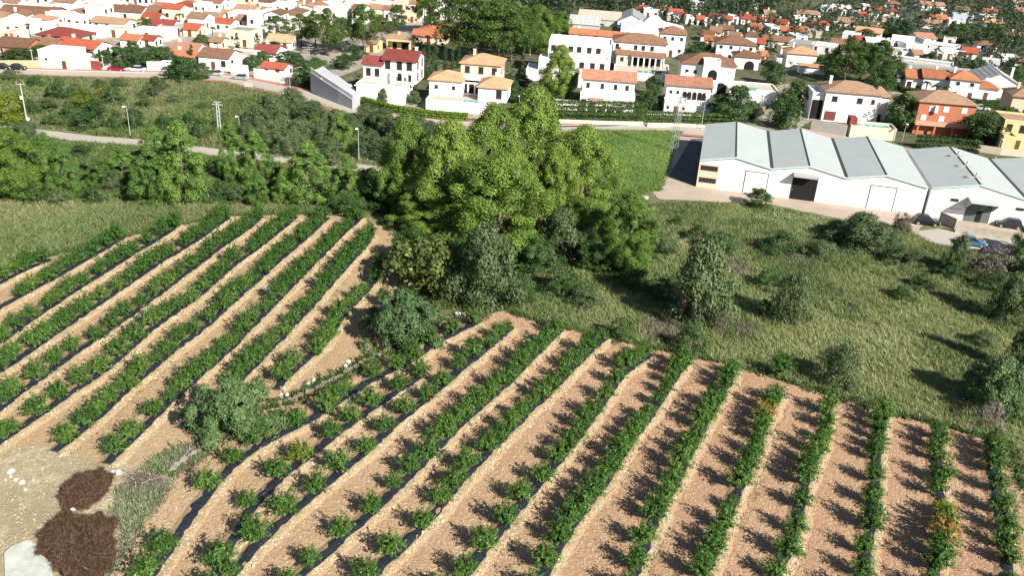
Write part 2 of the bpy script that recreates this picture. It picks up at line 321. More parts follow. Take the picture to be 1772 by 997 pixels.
kb=ribbon(L_street,-4.4,-2.8,.17,None,MT['pave'],'pavement');tag(mobj('pavement',kb),kind='structure')
tag(mobj('kerb',ribbon(L_street,-2.8,-2.79,.17,.05,MT['kerb'],'kerb')),kind='structure')
kb=ribbon(L_street,2.8,4.6,.17,None,MT['pave'],'pavement');tag(mobj('pavement',kb),kind='structure')
tag(mobj('kerb',ribbon(L_street,2.79,2.8,.05,.17,MT['kerb'],'kerb')),kind='structure')
tag(mobj('country_lane',ribbon(L_lane,-2.0,2.0,.03,None,MT['road'])),kind='structure')
# ---------------------------------------------------------------- foliage builders
def quads(C,Nn,L,W,rng,tint,up=None):
    """leaf quads: centre, normal, length, width; up = preferred long direction"""
    n=len(C);Nn=Nn/np.linalg.norm(Nn,axis=1)[:,None]
    a=rng.normal(size=(n,3)) if up is None else up+rng.normal(size=(n,3))*.35
    a-=Nn*(a*Nn).sum(1)[:,None];a/=np.linalg.norm(a,axis=1)[:,None]+1e-9;b=np.cross(Nn,a)
    L=np.broadcast_to(L,(n,))[:,None]/2;W=np.broadcast_to(W,(n,))[:,None]/2
    V=np.stack([C-a*L,C+b*W-a*L*.1,C+a*L,C-b*W-a*L*.1],1).reshape(-1,3)
    return V,np.arange(4*n).reshape(-1,4),np.repeat(tint,4)
def cat(parts):
    Vs=[];Fs=[];T=[];o=0
    for v,f,t in parts:Vs.append(v);Fs.append(f+o);T.append(t);o+=len(v)
    return np.concatenate(Vs),np.concatenate(Fs),np.concatenate(T)
def clumps(C,rad,per,leaf,rng,flat=.75,jit=.33,upb=.35,tintb=None,asp=.55,cen=None):
    """leafy clumps: each centre C (n,3) radius rad (n,)"""
    n=len(C);out=[]
    dirs=rng.normal(size=(n*per,3));dirs/=np.linalg.norm(dirs,axis=1)[:,None]
    o=(C-(C.mean(0) if cen is None else cen));o/=np.linalg.norm(o,axis=1)[:,None]+1e-9
    O=np.repeat(o,per,0);dirs=dirs+O*.45;dirs[:,2]+=upb;dirs/=np.linalg.norm(dirs,axis=1)[:,None]
    r=np.repeat(rad,per)*(rng.uniform(.55,1.08,n*per))
    P=np.repeat(C,per,0)+dirs*r[:,None]*np.array([1,1,flat])
    nn=dirs+rng.normal(size=dirs.shape)*jit
    t=np.clip(rng.normal(.42,.17,n*per)+np.repeat(rng.normal(0,.1,n),per),0,1)
    s=leaf*rng.uniform(.6,1.4,n*per)
    return quads(P,nn,s,s*asp,rng,t,up=dirs*.8+[0,0,.5])
def envelope(kind,h,w,n,rng,base=.2):
    """clump centres filling a crown"""
    out=[]
    while len(out)<n:
        z=rng.uniform(base,1);a=rng.uniform(0,2*math.pi)
        u=(z-base)/(1-base)
        if kind=='pine':R0=.5*(1-u**2.1)**.62*min(1.,.66+u*1.3)*.98
        elif kind=='cone':R0=.5*(1-u**1.5)**.75*min(1,.62+u*2.5)
        elif kind=='round':R0=.5*math.sqrt(max(0,1-(2*u-1)**2*.9))
        elif kind=='dome':R0=.5*math.sqrt(max(0,1-u*u))
        elif kind=='col':R0=.5*min(1,.6+u*2)*(1-u**3)**.8
        q=rng.uniform(.0,1)**(.2 if kind in('pine','cone') else .4)
        lump=1+.24*math.sin(a*3+z*9)+.2*math.sin(a*5-z*13)
        out.append((math.cos(a)*R0*q*lump*w,math.sin(a)*R0*q*lump*w,z*h))
    return np.array(out)
def crown(name,kind,h,w,ncl,per,leaf,mat,seed,base=.2,cl=None,flat=.75,gap=0,asp=.55,upb=.35):
    rng=np.random.default_rng(seed);C=envelope(kind,h,w,ncl,rng,base)
    rad=(cl or w*.14)*rng.uniform(.65,1.35,ncl)
    V,F,t=clumps(C,rad,per,leaf,rng,flat,asp=asp,upb=upb,cen=np.array([0,0,h*.45]))
    return mesh_np(name,V,F,mat,t)
def trunk(name,h,r,w,mat,seed,limbs=7,fork=.25,base=.25,top=.85):
    rng=random.Random(seed);m=MB();P=[np.array([0,0,-.2])];n=6;lean=(rng.uniform(-.05,.05),rng.uniform(-.05,.05))
    for i in range(1,n+1):P.append(np.array([lean[0]*h*i/n+rng.uniform(-.02,.02)*h,lean[1]*h*i/n+rng.uniform(-.02,.02)*h,h*top*i/n]))
    for i in range(n):m.tube(P[i],P[i+1],r*(1-i/n*.8)*(1.25 if i==0 else 1),r*(1-(i+1)/n*.8),7)
    for k in range(limbs):
        t=base+(top-base)*.85*k/limbs;i=min(n-1,int(t*n));p=P[i]+(P[i+1]-P[i])*(t*n-i);a=k*2.4+rng.uniform(-.4,.4)
        L=w*.42*rng.uniform(.6,1.05)*(1.1-t*.6);q=p+np.array([math.cos(a)*L*.55,math.sin(a)*L*.55,L*.22]);e=q+np.array([math.cos(a+.3)*L*.45,math.sin(a+.3)*L*.45,L*.3])
        m.tube(p,q,r*.42*(1-t*.5),r*.26*(1-t*.5),5);m.tube(q,e,r*.26*(1-t*.5),r*.08,5)
    return m.mesh(name,mat,True)
KINDS={}
def kind(key,name,cn,tn,h,w,crowns,trunks):KINDS[key]=(name,h,w,crowns,trunks,cn,tn)
kind('pine','pine_tree','crown','trunk',14,9.5,[crown('pine_crown','pine',14,10.3,170,330,.26,MT['pine'],s,.06,1.05,(1.2 if s!=4 else .85),asp=.5,upb=.5) for s in(1,2,3,4)],[trunk('pine_trunk',14,.32,9,MT['bark'],s,10) for s in(1,2,3,4)])
kind('young','young_pine','crown','trunk',8,5,[crown('young_pine_crown','cone',8,5.8,120,190,.22,MT['pine_bright'],s,.03,.62,1.4,asp=.42,upb=.8) for s in(11,12,13)],[trunk('young_pine_trunk',8,.13,4,MT['bark'],s,6) for s in(11,12,13)])
kind('stone','pine_tree','crown','trunk',12,9,[crown('dark_pine_crown','pine',12,10,80,130,.36,MT['pine_dark'],s,.28,1.4,.65) for s in(21,22,23)],[trunk('pine_trunk',12,.26,8,MT['bark'],s,8) for s in(21,22,23)])
kind('broad','broadleaf_tree','crown','trunk',6,5,[crown('broad_crown','round',6,5.6,75,110,.31,MT['broad'],s,.08,.95,.9) for s in(31,32,33)],[trunk('broad_trunk',6,.14,4.5,MT['greybark'],s,6) for s in(31,32,33)])
kind('bright','bright_tree','crown','trunk',6,5,[crown('bright_crown','round',6,5.6,50,70,.34,MT['bright'],s,.05,.95,.9) for s in(36,37)],[trunk('broad_trunk',6,.14,4.5,MT['greybark'],s,6) for s in(36,37)])
kind('olive','olive_tree','crown','trunk',4.5,4.5,[crown('olive_crown','dome',4.5,5.0,90,130,.25,MT['olive'],s,.02,.75,1.05,asp=.45) for s in(41,42,43)],[trunk('olive_trunk',4.5,.15,4,MT['greybark'],s,6) for s in(41,42,43)])
kind('shrub','scrub_shrub','foliage','stem',2.4,3,[crown('shrub_foliage','dome',2.4,3.4,40,75,.20,MT['broad'],s,.02,.55,.85) for s in(51,52,53)],[trunk('shrub_stem',2.2,.06,2.4,MT['greybark'],s,6) for s in(51,52,53)])
kind('oshrub','grey_shrub','foliage','stem',2.4,3,[crown('grey_shrub_foliage','dome',2.4,3.4,50,110,.19,MT['olive'],s,.02,.55,.95,asp=.4) for s in(56,57,58)],[trunk('shrub_stem',2.2,.06,2.4,MT['greybark'],s,6) for s in(56,57,58)])
kind('glauc','blue_green_shrub','foliage','stem',4,5,[crown('glaucous_foliage','dome',4,5.4,95,150,.27,MT['glauc'],s,.02,.62,1.15,asp=.4,upb=.7) for s in(61,62)],[trunk('shrub_stem',3.8,.1,4,MT['greybark'],s,8) for s in(61,62)])
kind('fig','speckled_tree','crown','trunk',5,6,[crown('fig_crown','round',5,6.6,75,60,.36,MT['fig'],66,.05,.9,.8,asp=.8)],[trunk('fig_trunk',5,.15,5,MT['greybark'],66,6)])
kind('cyp','cypress','crown','trunk',9,1.3,[crown('cypress_crown','col',9,1.25,60,60,.26,MT['cyp'],s,.03,.36,1.8,asp=.35,upb=.6) for s in(71,72)],[trunk('cypress_trunk',9,.09,.6,MT['bark'],s,2) for s in(71,72)])
kind('twig','dry_shrub','twigs','stem',3,4,[crown('dry_twigs','dome',3,4.4,45,45,.42,MT['twig'],s,.02,.6,.9,asp=.14,upb=.5) for s in(76,77)],[trunk('dry_stem',2.9,.08,3.4,MT['greybark'],s,12) for s in(76,77)])
def palm_crown(seed):
    rng=np.random.default_rng(seed);parts=[]
    for k in range(26):
        a=rng.uniform(0,6.283);e=rng.uniform(-.2,1.2);L=rng.uniform(1.8,2.4);s=np.linspace(.05,1,14)
        x=s*L*math.cos(e);z=s*L*math.sin(e)-s**2*L*.75;P=np.c_[x*math.cos(a),x*math.sin(a),z+5.2]
        P=np.repeat(P,2,0);side=np.tile([1,-1],14)[:,None]*np.array([-math.sin(a),math.cos(a),0])
        C=P+side*.22;parts.append(quads(C,np.tile([0,0,1.],(28,1))+side*.4,.55,.16,rng,rng.uniform(.2,.9,28),up=side*2+[math.cos(a),math.sin(a),-.3]))
    V,F,t=cat(parts);return mesh_np('palm_fronds',V,F,MT['hedge'],t)
kind('palm','palm_tree','fronds','trunk',6,4.2,[palm_crown(3)],[MB().tube((0,0,-.1),(0,0,2.8),.24,.17,8).tube((0,0,2.8),(0,0,5.3),.17,.2,8).mesh('palm_trunk',MT['bark'],True)])
def araucaria(seed):
    rng=np.random.default_rng(seed);C=[]
    for k in range(11):
        z=1.2+k*.75;r=2.3*(1-k/12)
        for a in np.linspace(0,6.283,7)[:-1]+k:
            for s in np.linspace(.3,1,4):C.append((math.cos(a)*r*s,math.sin(a)*r*s,z+.15*s))
    C=np.array(C);V,F,t=clumps(C,np.full(len(C),.28),14,.26,rng,.5);return mesh_np('tiered_crown',V,F,MT['cyp'],t)
kind('arau','norfolk_pine','crown','trunk',9.5,4.6,[araucaria(5)],[trunk('tiered_trunk',9.5,.14,1,MT['bark'],5,2)])
krng=random.Random(77);PLANTS=[]
def plant_w(key,x,y,h=None,w=None,label=None,cat=None,group=None,s=None,px=0):
    name,H0,W0,cs,ts,cn,tn=KINDS[key];i=krng.randrange(len(cs))
    if s:sc3=(s,s,s)
    else:
        h=h or H0;w=w or W0;sc3=(w/W0*(1.12 if key=='pine' else .95),w/W0*(1.12 if key=='pine' else .95),h/H0*(.93 if key in('pine','young') else 1.))
    r=empty(name,(x,y,0),krng.uniform(0,6.28),sc3)
    mobj(cn,cs[i],r);mobj(tn,ts[i],r)
    tag(r,label,cat,group);PLANTS.append((r,px));return r
def plant(key,bx,by,ty,wpx,label=None,cat='tree',group=None):
    g=at(bx,by);h=max(.8,hgt(bx,by,ty));w=wpx/FPX*depth(g)
    # the crown's depth pushes its foot away from the near edge of the silhouette
    return plant_w(key,g[0],g[1]+w*.15,h,w,label,cat,group,px=bx)
ALLG=[]   # (list of roots, label template) for ordinals
def ordinal(roots,tmpl,group):
    roots=sorted(roots,key=lambda r:proj(np.array(r.location))[0])
    for i,r in enumerate(roots):tag(r,tmpl.replace('#',ordw(i+1)),group=group)
# ---------------------------------------------------------------- orchard rows
# each row: points traced along the bushes; None = a gap in the planting
ROWS_A=[
[(72,446),(48,456),(30,464),(10,474),(-14,486),(-40,500)],
[(203,408),(182,420),(162,435),(138,447),(100,466),(84,478),(56,492),(36,504),(16,511),(-10,526),(-36,540)],
[(301,386),(281,401),(255,416),(231,430),(213,440),(193,454),(171,468),(144,484),(120,496),(100,512),(84,524),(54,543),(26,560),(2,584),(-30,600)],
[(388,373),(366,389),(352,399),(339,406),(321,420),(295,434),(261,454),(225,480),(203,496),(177,512),(148,532),(120,548),(80,578),(60,592),(26,612),(4,630),(-28,648)],
[(446,373),(428,388),(404,406),(376,422),(350,444),(330,458),(310,472),(291,488),(265,504),(245,522),(217,540),(193,560),(166,580),(124,600),(96,622),(64,650),(22,674),(4,690),(-30,716)],
[(506,372),(486,390),(462,408),(436,430),(406,446),(388,464),(370,480),(350,494),(330,516),(309,528),(285,542),(263,556),(237,582),(207,608),(177,638),(140,656),(102,680),(68,708),(24,738),(4,750)],
[(560,374),(543,390),(522,412),(498,428),(474,448),(456,468),(438,482),(410,504),(384,530),(362,550),(339,570),(311,584),(289,606),(271,618),(247,642),(220,664),(193,686),(148,730),(112,756)],
[(619,374),(603,388),(581,408),(565,426),(543,446),(522,468),(498,490),(478,512),(460,532),(436,554),(408,582),(376,614),(355,632),(329,652),(310,668),(291,686),(265,712),(231,748),(199,776)],
[(641,402),(627,424),(607,442),(587,466),(563,492),(543,516),(527,532),(506,552),(490,572),(466,592),(440,622),(420,640),(406,662),None,(327,718)],
[(655,460),(647,482),(627,500),(607,522),(587,542),(568,576),(550,604),(506,626),(486,652)],
[(664,520),(648,542)]]
ROWS_B=[
[(818,552),(782,570),(746,588),(718,614),(688,630),(645,644),(600,670),(561,706),(510,730),(442,760),(400,791),(358,840),None,(283,946)],
[(724,642),(690,668),(641,697),(605,722),(571,748),(522,788),(477,818),(428,868),None,(378,970)],
[(877,564),(850,590),(820,612),(792,630),(766,658),(738,682),(702,708),(668,738),(634,773),(585,805),(546,845),(494,882),(443,927),(398,985)],
[(963,570),(945,588),(911,616),(887,648),(846,682),(805,714),(768,752),(737,786),(680,837),(644,878),(590,920),(538,969)],
[(1040,582),(1016,602),(988,628),(955,668),(921,696),(880,738),(845,772),(809,806),(760,862),(732,907),(678,949),(632,995)],
[(1116,610),(1084,630),(1066,654),(1046,682),(1026,710),(996,753),(965,789),(937,824),(903,858),(870,898),(841,940),(803,986)],
[(1182,626),(1160,652),(1140,690),(1118,718),(1094,750),(1071,786),(1040,835),(1004,880),(967,928),(944,974)],
[(1267,638),(1255,666),(1235,698),(1215,730),(1200,760),(1177,802),(1159,848),(1133,889),(1115,931),(1100,974)],
[(1341,684),(1321,716),(1316,750),(1298,800),(1280,834),(1265,869),(1252,905),(1231,954),(1214,988)],
[(1432,704),(1427,756),(1402,790),(1393,828),(1387,866),(1376,909),(1364,949),(1342,988)],
[(1527,715),(1523,751),(1516,786),(1516,824),(1508,862),(1512,902),(1497,945),(1493,983)],
[(1625,749),(1621,786),(1629,824),(1622,846),(1633,883),(1633,928),(1621,975)],
[(1716,767),(1720,805),(1726,840),(1731,877),(1739,909),(1746,964)]]
ZB=.95
def pom(seed,mat,shoots=80,per=18):
    rng=np.random.default_rng(seed);parts=[];stems=MB()
    for k in range(shoots):
        a=rng.uniform(0,6.283);out=rng.uniform(.15,1.0)**.7*1.15;top=rng.uniform(1.15,2.15)*(1.05-.28*out)
        if rng.random()<.2:top*=1.35;out*=.8
        s=np.linspace(.22,1,per);x=out*s**1.15;z=top*(s*1.55-.55*s**2.4*(1+.35*out));z=np.maximum(z,.12)
        P=np.c_[x*math.cos(a),x*math.sin(a),z]+rng.normal(0,.055,(per,3))
        tan=np.gradient(P,axis=0);tan/=np.linalg.norm(tan,axis=1)[:,None]
        nn=np.tile([math.cos(a)*.5,math.sin(a)*.5,.8],(per,1))+rng.normal(0,.55,(per,3))
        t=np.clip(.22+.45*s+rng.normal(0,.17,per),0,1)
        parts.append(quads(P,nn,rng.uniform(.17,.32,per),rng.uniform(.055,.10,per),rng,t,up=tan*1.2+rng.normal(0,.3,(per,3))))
        if k%7==0:
            i=per//2;stems.tube((0,0,-.1),P[3],.022,.016,4);stems.tube(P[3],P[i],.016,.01,4);stems.tube(P[i],P[-2],.01,.005,3)
    V,F,t=cat(parts);return mesh_np('pomegranate_foliage',V,F,mat,t),stems.mesh('pomegranate_stems',MT['greybark'])
POM=[pom(100+i,MT['pom']) for i in range(7)];POMY=pom(120,MT['pomy']);POMO=pom(121,MT['pomo']);MT['pomg']=leafmat('lime_leaves',(.07,.11,.015),(.17,.24,.03),(.30,.36,.05),.3);POMG=pom(122,MT['pomg'])
fm=bmesh.new();bmesh.ops.create_icosphere(fm,subdivisions=1,radius=.06)
for f_ in fm.faces:f_.smooth=True
FRUIT=bpy.data.meshes.new('pomegranate_fruit');fm.to_mesh(FRUIT);fm.free();FRUIT.materials.append(MT['fruit'])
prng=random.Random(9)
BUSH=[];FILMS=[];RIDGES=[]
def row_world(row):
    pts=[];gap=False
    for p in row:
        if p is None:gap=True;continue
        pts.append((at(p[0],p[1],ZB)[:2],gap));gap=False
    return pts
def smooth_line(P,step,sm=3):
    P=np.array(P);d=np.r_[0,np.cumsum(np.linalg.norm(np.diff(P,axis=0),axis=1))];s=np.arange(0,d[-1]+step*.5,step)
    Q=np.c_[np.interp(s,d,P[:,0]),np.interp(s,d,P[:,1])];k=np.exp(-.5*(np.arange(-sm,sm+1)/(sm*.5))**2);k/=k.sum()
    ar=np.arange(1,sm+1)[:,None];E=np.r_[Q[0]+(Q[0]-Q[min(4,len(Q)-1)])/4*ar[::-1],Q,Q[-1]+(Q[-1]-Q[-min(5,len(Q))])/4*ar]
    return np.c_[np.convolve(E[:,0],k,'valid'),np.convolve(E[:,1],k,'valid')]
def build_row(row,field,ri,nrows):
    pts=row_world(row);P=[p for p,_ in pts]
    dirn=P[0]-P[1];dirn/=np.linalg.norm(dirn);P2=[P[0]+dirn*1.2]+P
    d2=P[-1]-P[-2];d2/=np.linalg.norm(d2);tail=12 if proj([*P[-1],0])[1]>930 or proj([*P[-1],0])[0]<20 else 1.5
    P2=P2+[P[-1]+d2*tail];L=smooth_line(P2,.5,12)
    t=np.gradient(L,axis=0);t/=np.linalg.norm(t,axis=1)[:,None];n=np.c_[-t[:,1],t[:,0]]
    if n[:,0].mean()<0:n=-n                               # towards the right-hand side of the row
    rng=np.random.default_rng(ri+100*(field=='lower'))
    # ridge of soil with a pale stony bank on its right side
    offs=[-1.0,-.62,-.3,.0,.35,.6,.8,1.0,1.3];hs=[0.0,.12,.22,.25,.24,.22,.17,.08,-.02];K=len(offs)
    wob=np.convolve(rng.normal(0,1,len(L)+8),np.ones(9)/9,'valid')[:len(L)]*.35
    V=[];
    for i in range(len(L)):
        for o_,h_ in zip(offs,hs):
            oo=o_+(wob[i] if o_>.7 else wob[i]*.3)+rng.normal(0,.07)*(o_>.7);hh=h_*1.15+rng.normal(0,.022)
            p=L[i]+n[i]*oo;V.append((p[0],p[1],hh+.02 if h_>0 else .005))
    F=[];mi=[]
    for i in range(len(L)-1):
        for k in range(K-1):F.append((i*K+k,i*K+k+1,(i+1)*K+k+1,(i+1)*K+k));mi.append(1 if k in(5,6) else 0)
    o=mobj('soil_ridge',mesh_np('soil_ridge',V,F,None,mats=[MT['soil' if field=='upper' else 'soilB'],MT['bank']],mi=mi,smooth=True));tag(o,kind='structure')
    # mulch film
    offs=[-.38,-.2,.0,.2,.38,.52];hs=[.215,.25,.275,.27,.265,.245];K=len(offs);V=[]
    for i in range(len(L)):
        for o_,h_ in zip(offs,hs):
            oo=o_+wob[i]*.3+(rng.normal(0,.07) if o_>.5 or o_<-.3 else 0);p=L[i]+n[i]*oo;V.append((p[0],p[1],h_*1.15+.045+rng.normal(0,.018)))
    F=[(i*K+k,i*K+k+1,(i+1)*K+k+1,(i+1)*K+k) for i in range(len(L)-1) for k in range(K-1)]
    o=mobj('mulch_film',mesh_np('mulch_film',V,F,MT['film'],smooth=True))
    tag(o,f'black plastic mulch film under the {ordw(ri+1)} bush row from left, {field} orchard','mulch film','mulch films under the bush rows')
    RIDGES.append((L,n,field))
    # bushes
    pos=[]
    for i,(p,gap) in enumerate(pts):
        if i and not gap:
            q=pts[i-1][0];D=np.linalg.norm(p-q);k=int(D/(4.3 if field=='lower' and ri<3 else 3.8))
            for j in range(k):
                pos.append(q+(p-q)*(j+1)/(k+1))
        if i and not gap and np.linalg.norm(p-pos[-1])<1.5 and i<len(pts)-1:continue
        pos.append(p)
    if tail>5 and proj([*P[-1],0])[1]>930:pos.append(P[-1]+d2*3.0)
    # count ordinals from the lower end over the bushes in view
    vis=[]
    for p in pos:
        x,y=proj([p[0],p[1],1.]);
        if -35<x<1807 and y<1035:vis.append((p,x,y))
    vis=vis[::-1]
    for k,(p,x,y) in enumerate(vis):
        BUSH.append(dict(p=p+np.array([prng.uniform(-.12,.12),prng.uniform(-.12,.12)]),x=x,y=y,k=k+1,row=ri+1,field=field,d=depth([*p,0])))
for i,r in enumerate(ROWS_A):build_row(r,'upper',i,len(ROWS_A))
for i,r in enumerate(ROWS_B):build_row(r,'lower',i,len(ROWS_B))
BUSH.append(dict(p=at(1352,636,1.3)[:2],x=1352,y=630,k=0,row=9,field='lower',d=90))
print('bushes',len(BUSH))
BUSH.sort(key=lambda b:b['d'])
yel=[(1633,883)];ygr=[(522,788)];ora=[(1633,928),(1321,716)]
rest=[]
for i,b in enumerate(BUSH):
    near=lambda L,r=14:any(abs(b['x']-x)<r and abs(b['y']-y)<r for x,y in L)
    st,adj=(POMY,'yellowing') if near(yel) else (POMO,'orange-tinged') if near(ora) else (POMG,'lime-green') if near(ygr) else (POM[prng.randrange(7)],'green')
    s=prng.uniform(1.08,1.44)*(1.0 if prng.random()>.08 else .72)
    if b['k']==0:s=1.5;lab='tall bright green bush standing in the grass above the ninth lower orchard row'
    else:lab=f"{adj} pomegranate bush, {ordw(b['k'])} from lower end, {ordw(b['row'])} row from left, {b['field']} orchard"
    if i>=292:rest.append((b,st,s,prng.uniform(0,6.28)));continue
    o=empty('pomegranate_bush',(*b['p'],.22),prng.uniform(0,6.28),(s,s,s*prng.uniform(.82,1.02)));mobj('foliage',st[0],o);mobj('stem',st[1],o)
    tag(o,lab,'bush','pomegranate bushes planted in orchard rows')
    if b['d']<95:
        for j in range(prng.choice([0,0,0,1,2])):
            a=prng.uniform(-2.6,.4);r=prng.uniform(.7,.98);mobj('fruit',FRUIT,o,(math.cos(a-o.rotation_euler.z)*r,math.sin(a-o.rotation_euler.z)*r,prng.uniform(.5,1.25)))
if rest:
    Vs=[];Fs=[];T=[];off=0
    for b,st,s,rz in rest:
        me=st[0];n=len(me.vertices);v=np.empty(n*3,np.float32);me.vertices.foreach_get('co',v);v=v.reshape(-1,3)*s
        c,sn=math.cos(rz),math.sin(rz);v=np.c_[v[:,0]*c-v[:,1]*sn+b['p'][0],v[:,0]*sn+v[:,1]*c+b['p'][1],v[:,2]+.22]
        tt=np.empty(n,np.float32);me.attributes['tint'].data.foreach_get('value',tt)
        Vs.append(v);Fs.append(np.arange(n).reshape(-1,4)+off);T.append(tt);off+=n
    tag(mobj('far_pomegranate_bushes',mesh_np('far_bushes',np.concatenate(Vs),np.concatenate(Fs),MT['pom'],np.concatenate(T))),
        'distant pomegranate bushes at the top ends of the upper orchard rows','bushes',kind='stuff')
MT['rut']=plain('compacted_soil',(.33,.215,.135),.95,.2,2)
for (L,n,f) in [r_ for r_ in RIDGES if r_[2]=='lower'][4:]:
    for o_ in (1.75,2.35,3.1,3.6):
        rg=np.random.default_rng(int(o_*100)+len(L));w_=np.convolve(rg.normal(0,1,len(L)+14),np.ones(15)/15,'valid')[:len(L)]*.5
        i0=rg.integers(0,12);a_=L+n*(o_+w_)[:,None];b_=a_+n*(.07+.05*np.abs(rg.normal(size=(len(L),1))))
        V=np.r_[np.c_[a_,np.full(len(L),.026)],np.c_[b_,np.full(len(L),.026)]];K=len(L);F=[(i,i+1,K+i+1,K+i) for i in range(i0,K-1) if math.sin(i*.21+o_*9)>-.55]
        tag(mobj('wheel_track',mesh_np('wheel_track',V,F,MT['rut'])),kind='structure')
# ---------------------------------------------------------------- stones
def pebbles(P,smin,smax,seed,name,mat,label,z=0.):
    rng=np.random.default_rng(seed);n=len(P);base=np.array([(1,0,0),(-.2,.9,0),(-.9,-.2,0),(.1,-1,0),(.15,.1,.75)],float)
    s=rng.uniform(smin,smax,n)*rng.uniform(.5,1,n)**.5;a=rng.uniform(0,6.28,n);c,sn=np.cos(a),np.sin(a)
    B=base[None]*s[:,None,None]*rng.uniform(.6,1.25,(n,5,3));V=np.stack([B[...,0]*c[:,None]-B[...,1]*sn[:,None]+P[:,None,0],B[...,0]*sn[:,None]+B[...,1]*c[:,None]+P[:,None,1],B[...,2]+(P[:,None,2] if P.shape[1]>2 else z)],-1).reshape(-1,3)
    k=np.arange(n)[:,None,None]*5;F=(k+np.array([(0,1,4),(1,2,4),(2,3,4),(3,0,4)])[None]).reshape(-1,3)
    return tag(mobj(name,mesh_np(name,V,F,mat,np.repeat(rng.uniform(0,1,n),5))),label,'stones',kind='stuff')
WA,WB,WBR,WP=wpoly(P_A),wpoly(P_B),wpoly(P_Bred),wpoly(P_path)
vis_clip=[(-80,330),(1850,330),(1850,1060),(-80,1060)];WV=wpoly([(-120,-40),(1900,-80),(1900,1080),(-120,1080)])
rng=np.random.default_rng(21)
def inview(P,m=60):
    q=np.c_[P[:,:2],np.zeros(len(P))]-[0,0,HC];dd=q@Fv;x=886+(q@camR)/dd*FPX;y=498.5-(q@camU)/dd*FPX
    return (x>-m)&(x<1772+m)&(y>-m)&(y<997+m)
Pq=scatter(WB,3.2,rng);Pq=Pq[inview(Pq)];pebbles(Pq,.035,.095,1,'soil_stones',MT['stone'],'small pale stones strewn over the soil of the lower orchard',.02)
Pq=scatter(WA,1.1,rng);Pq=Pq[inview(Pq)];pebbles(Pq,.03,.08,2,'soil_stones',MT['stone'],'small pale stones strewn over the soil of the upper orchard',.02)
Pq=scatter(WP,2.4,rng);Pq=Pq[inview(Pq)];pebbles(Pq,.03,.13,3,'path_stones',MT['stone'],'pale stones scattered on the dirt path at lower left',.03)
Q=[]
for L,n,f in RIDGES:
    m=int(len(L)*1.6);i=rng.integers(0,len(L),m);o_=rng.normal(.80,.2,m);p=L[i]+n[i]*o_[:,None]+rng.normal(0,.2,(m,2));Q.append(np.c_[p,np.clip(.24-(o_-.65)*.5,.02,.26)])
Q=np.concatenate(Q);Q=Q[inview(Q)];pebbles(Q,.05,.2,4,'bank_stones',MT['stone'],'pale stones lining the right banks of the bush rows')
def rock(x,y,s,label,group,seed,mat='whitestone',z=0.,h=.7):
    rng=random.Random(seed);bm=bmesh.new();bmesh.ops.create_icosphere(bm,subdivisions=2,radius=1);s*=.75
    ph=[rng.uniform(0,6) for _ in range(4)]
    for v in bm.verts:
        f=1+.16*math.sin(v.co.x*2.3+ph[0])+.14*math.sin(v.co.y*2.9+ph[1])+.12*math.sin(v.co.z*3.3+ph[2])+rng.uniform(-.06,.06)
        v.co=Vector((v.co.x*s*f,v.co.y*s*f*.8,v.co.z*s*f*h+s*h*.55))
    me=bpy.data.meshes.new('white_rock');bm.to_mesh(me);bm.free();me.materials.append(MT[mat])
    g=at(x,y);return tag(mobj('white_rock' if mat=='whitestone' else 'rock',me,None,(g[0],g[1],z),rng.uniform(0,6)),label,'rock',group)
RG='white rocks along the terrace edge'
for i,(x,y,s,l) in enumerate([(486,684,.22,'small white rock, upper left of the trio at the left end of the terrace edge'),(496,685,.32,'largest white rock of the trio at the left end of the terrace edge'),(488,690,.22,'lowest small white rock of the trio at the left end of the terrace edge'),(533,667,.35,'left white rock of the middle pair along the terrace edge'),(543,659,.33,'right white rock of the middle pair along the terrace edge'),(598,635,.35,'lower white rock of the right-hand pair below the dark round shrub'),(603,627,.38,'upper white rock of the right-hand pair below the dark round shrub'),
 (205,820,.42,'larger white rock beside the upper brown brush pile'),(196,819,.28,'small white rock just left of another beside the upper brush pile'),(126,884,.28,'white rock between the two brown brush piles'),(19,818,.4,'white rock on the dirt bank near the left edge'),(793,547,.6,'big pale rock at the top corner of the lower orchard'),(1317,649,.18,'lone white stone at the grass edge above the lower orchard'),(1590,719,.2,'white stone in the grass above the right part of orchard'),(1103,594,.17,'tiny white stone at the end of the sixth lower row'),(1747,945,.32,'pale rock beside the last bush row at the right'),(557,558,.28,'pale rock on the bank between two upper rows'),(1252,703,.26,'pale stone on bank right of the eighth lower row'),(1143,714,.26,'white stone on bank of the seventh lower row'),(858,786,.3,'pale scrap of stone beside mulch film, fifth lower row')]):
    rock(x,y,s,l,RG if i<7 else None,i)
for i,(x,y,s) in enumerate([(18,826,.3),(28,832,.42),(38,838,.5),(44,848,.35),(10,832,.3)]):
    rock(x,y,s*.8,f'grey boulder of the rough bank at far left, {ordw(i+1)} of five','boulders of the rough bank',50+i,'stone')
# crushed concrete slab
m=MB();S=[at(x,y)[:2] for x,y in [(8,961),(20,950),(48,938),(62,946),(74,966),(90,978),(92,1000),(60,1015),(10,1010)]]
n_=len(S);m.add([(x,y,0) for x,y in S]+[(x,y,.22) for x,y in S],[tuple(range(n_))[::-1],tuple(range(n_,2*n_))]+[(i,(i+1)%n_,n_+(i+1)%n_,n_+i) for i in range(n_)])
tag(m.obj('concrete_slab',plain('slab_concrete',(.46,.48,.42),.9,.2,1.2,0,.5)),'pale broken concrete slab at the lower left corner','slab')
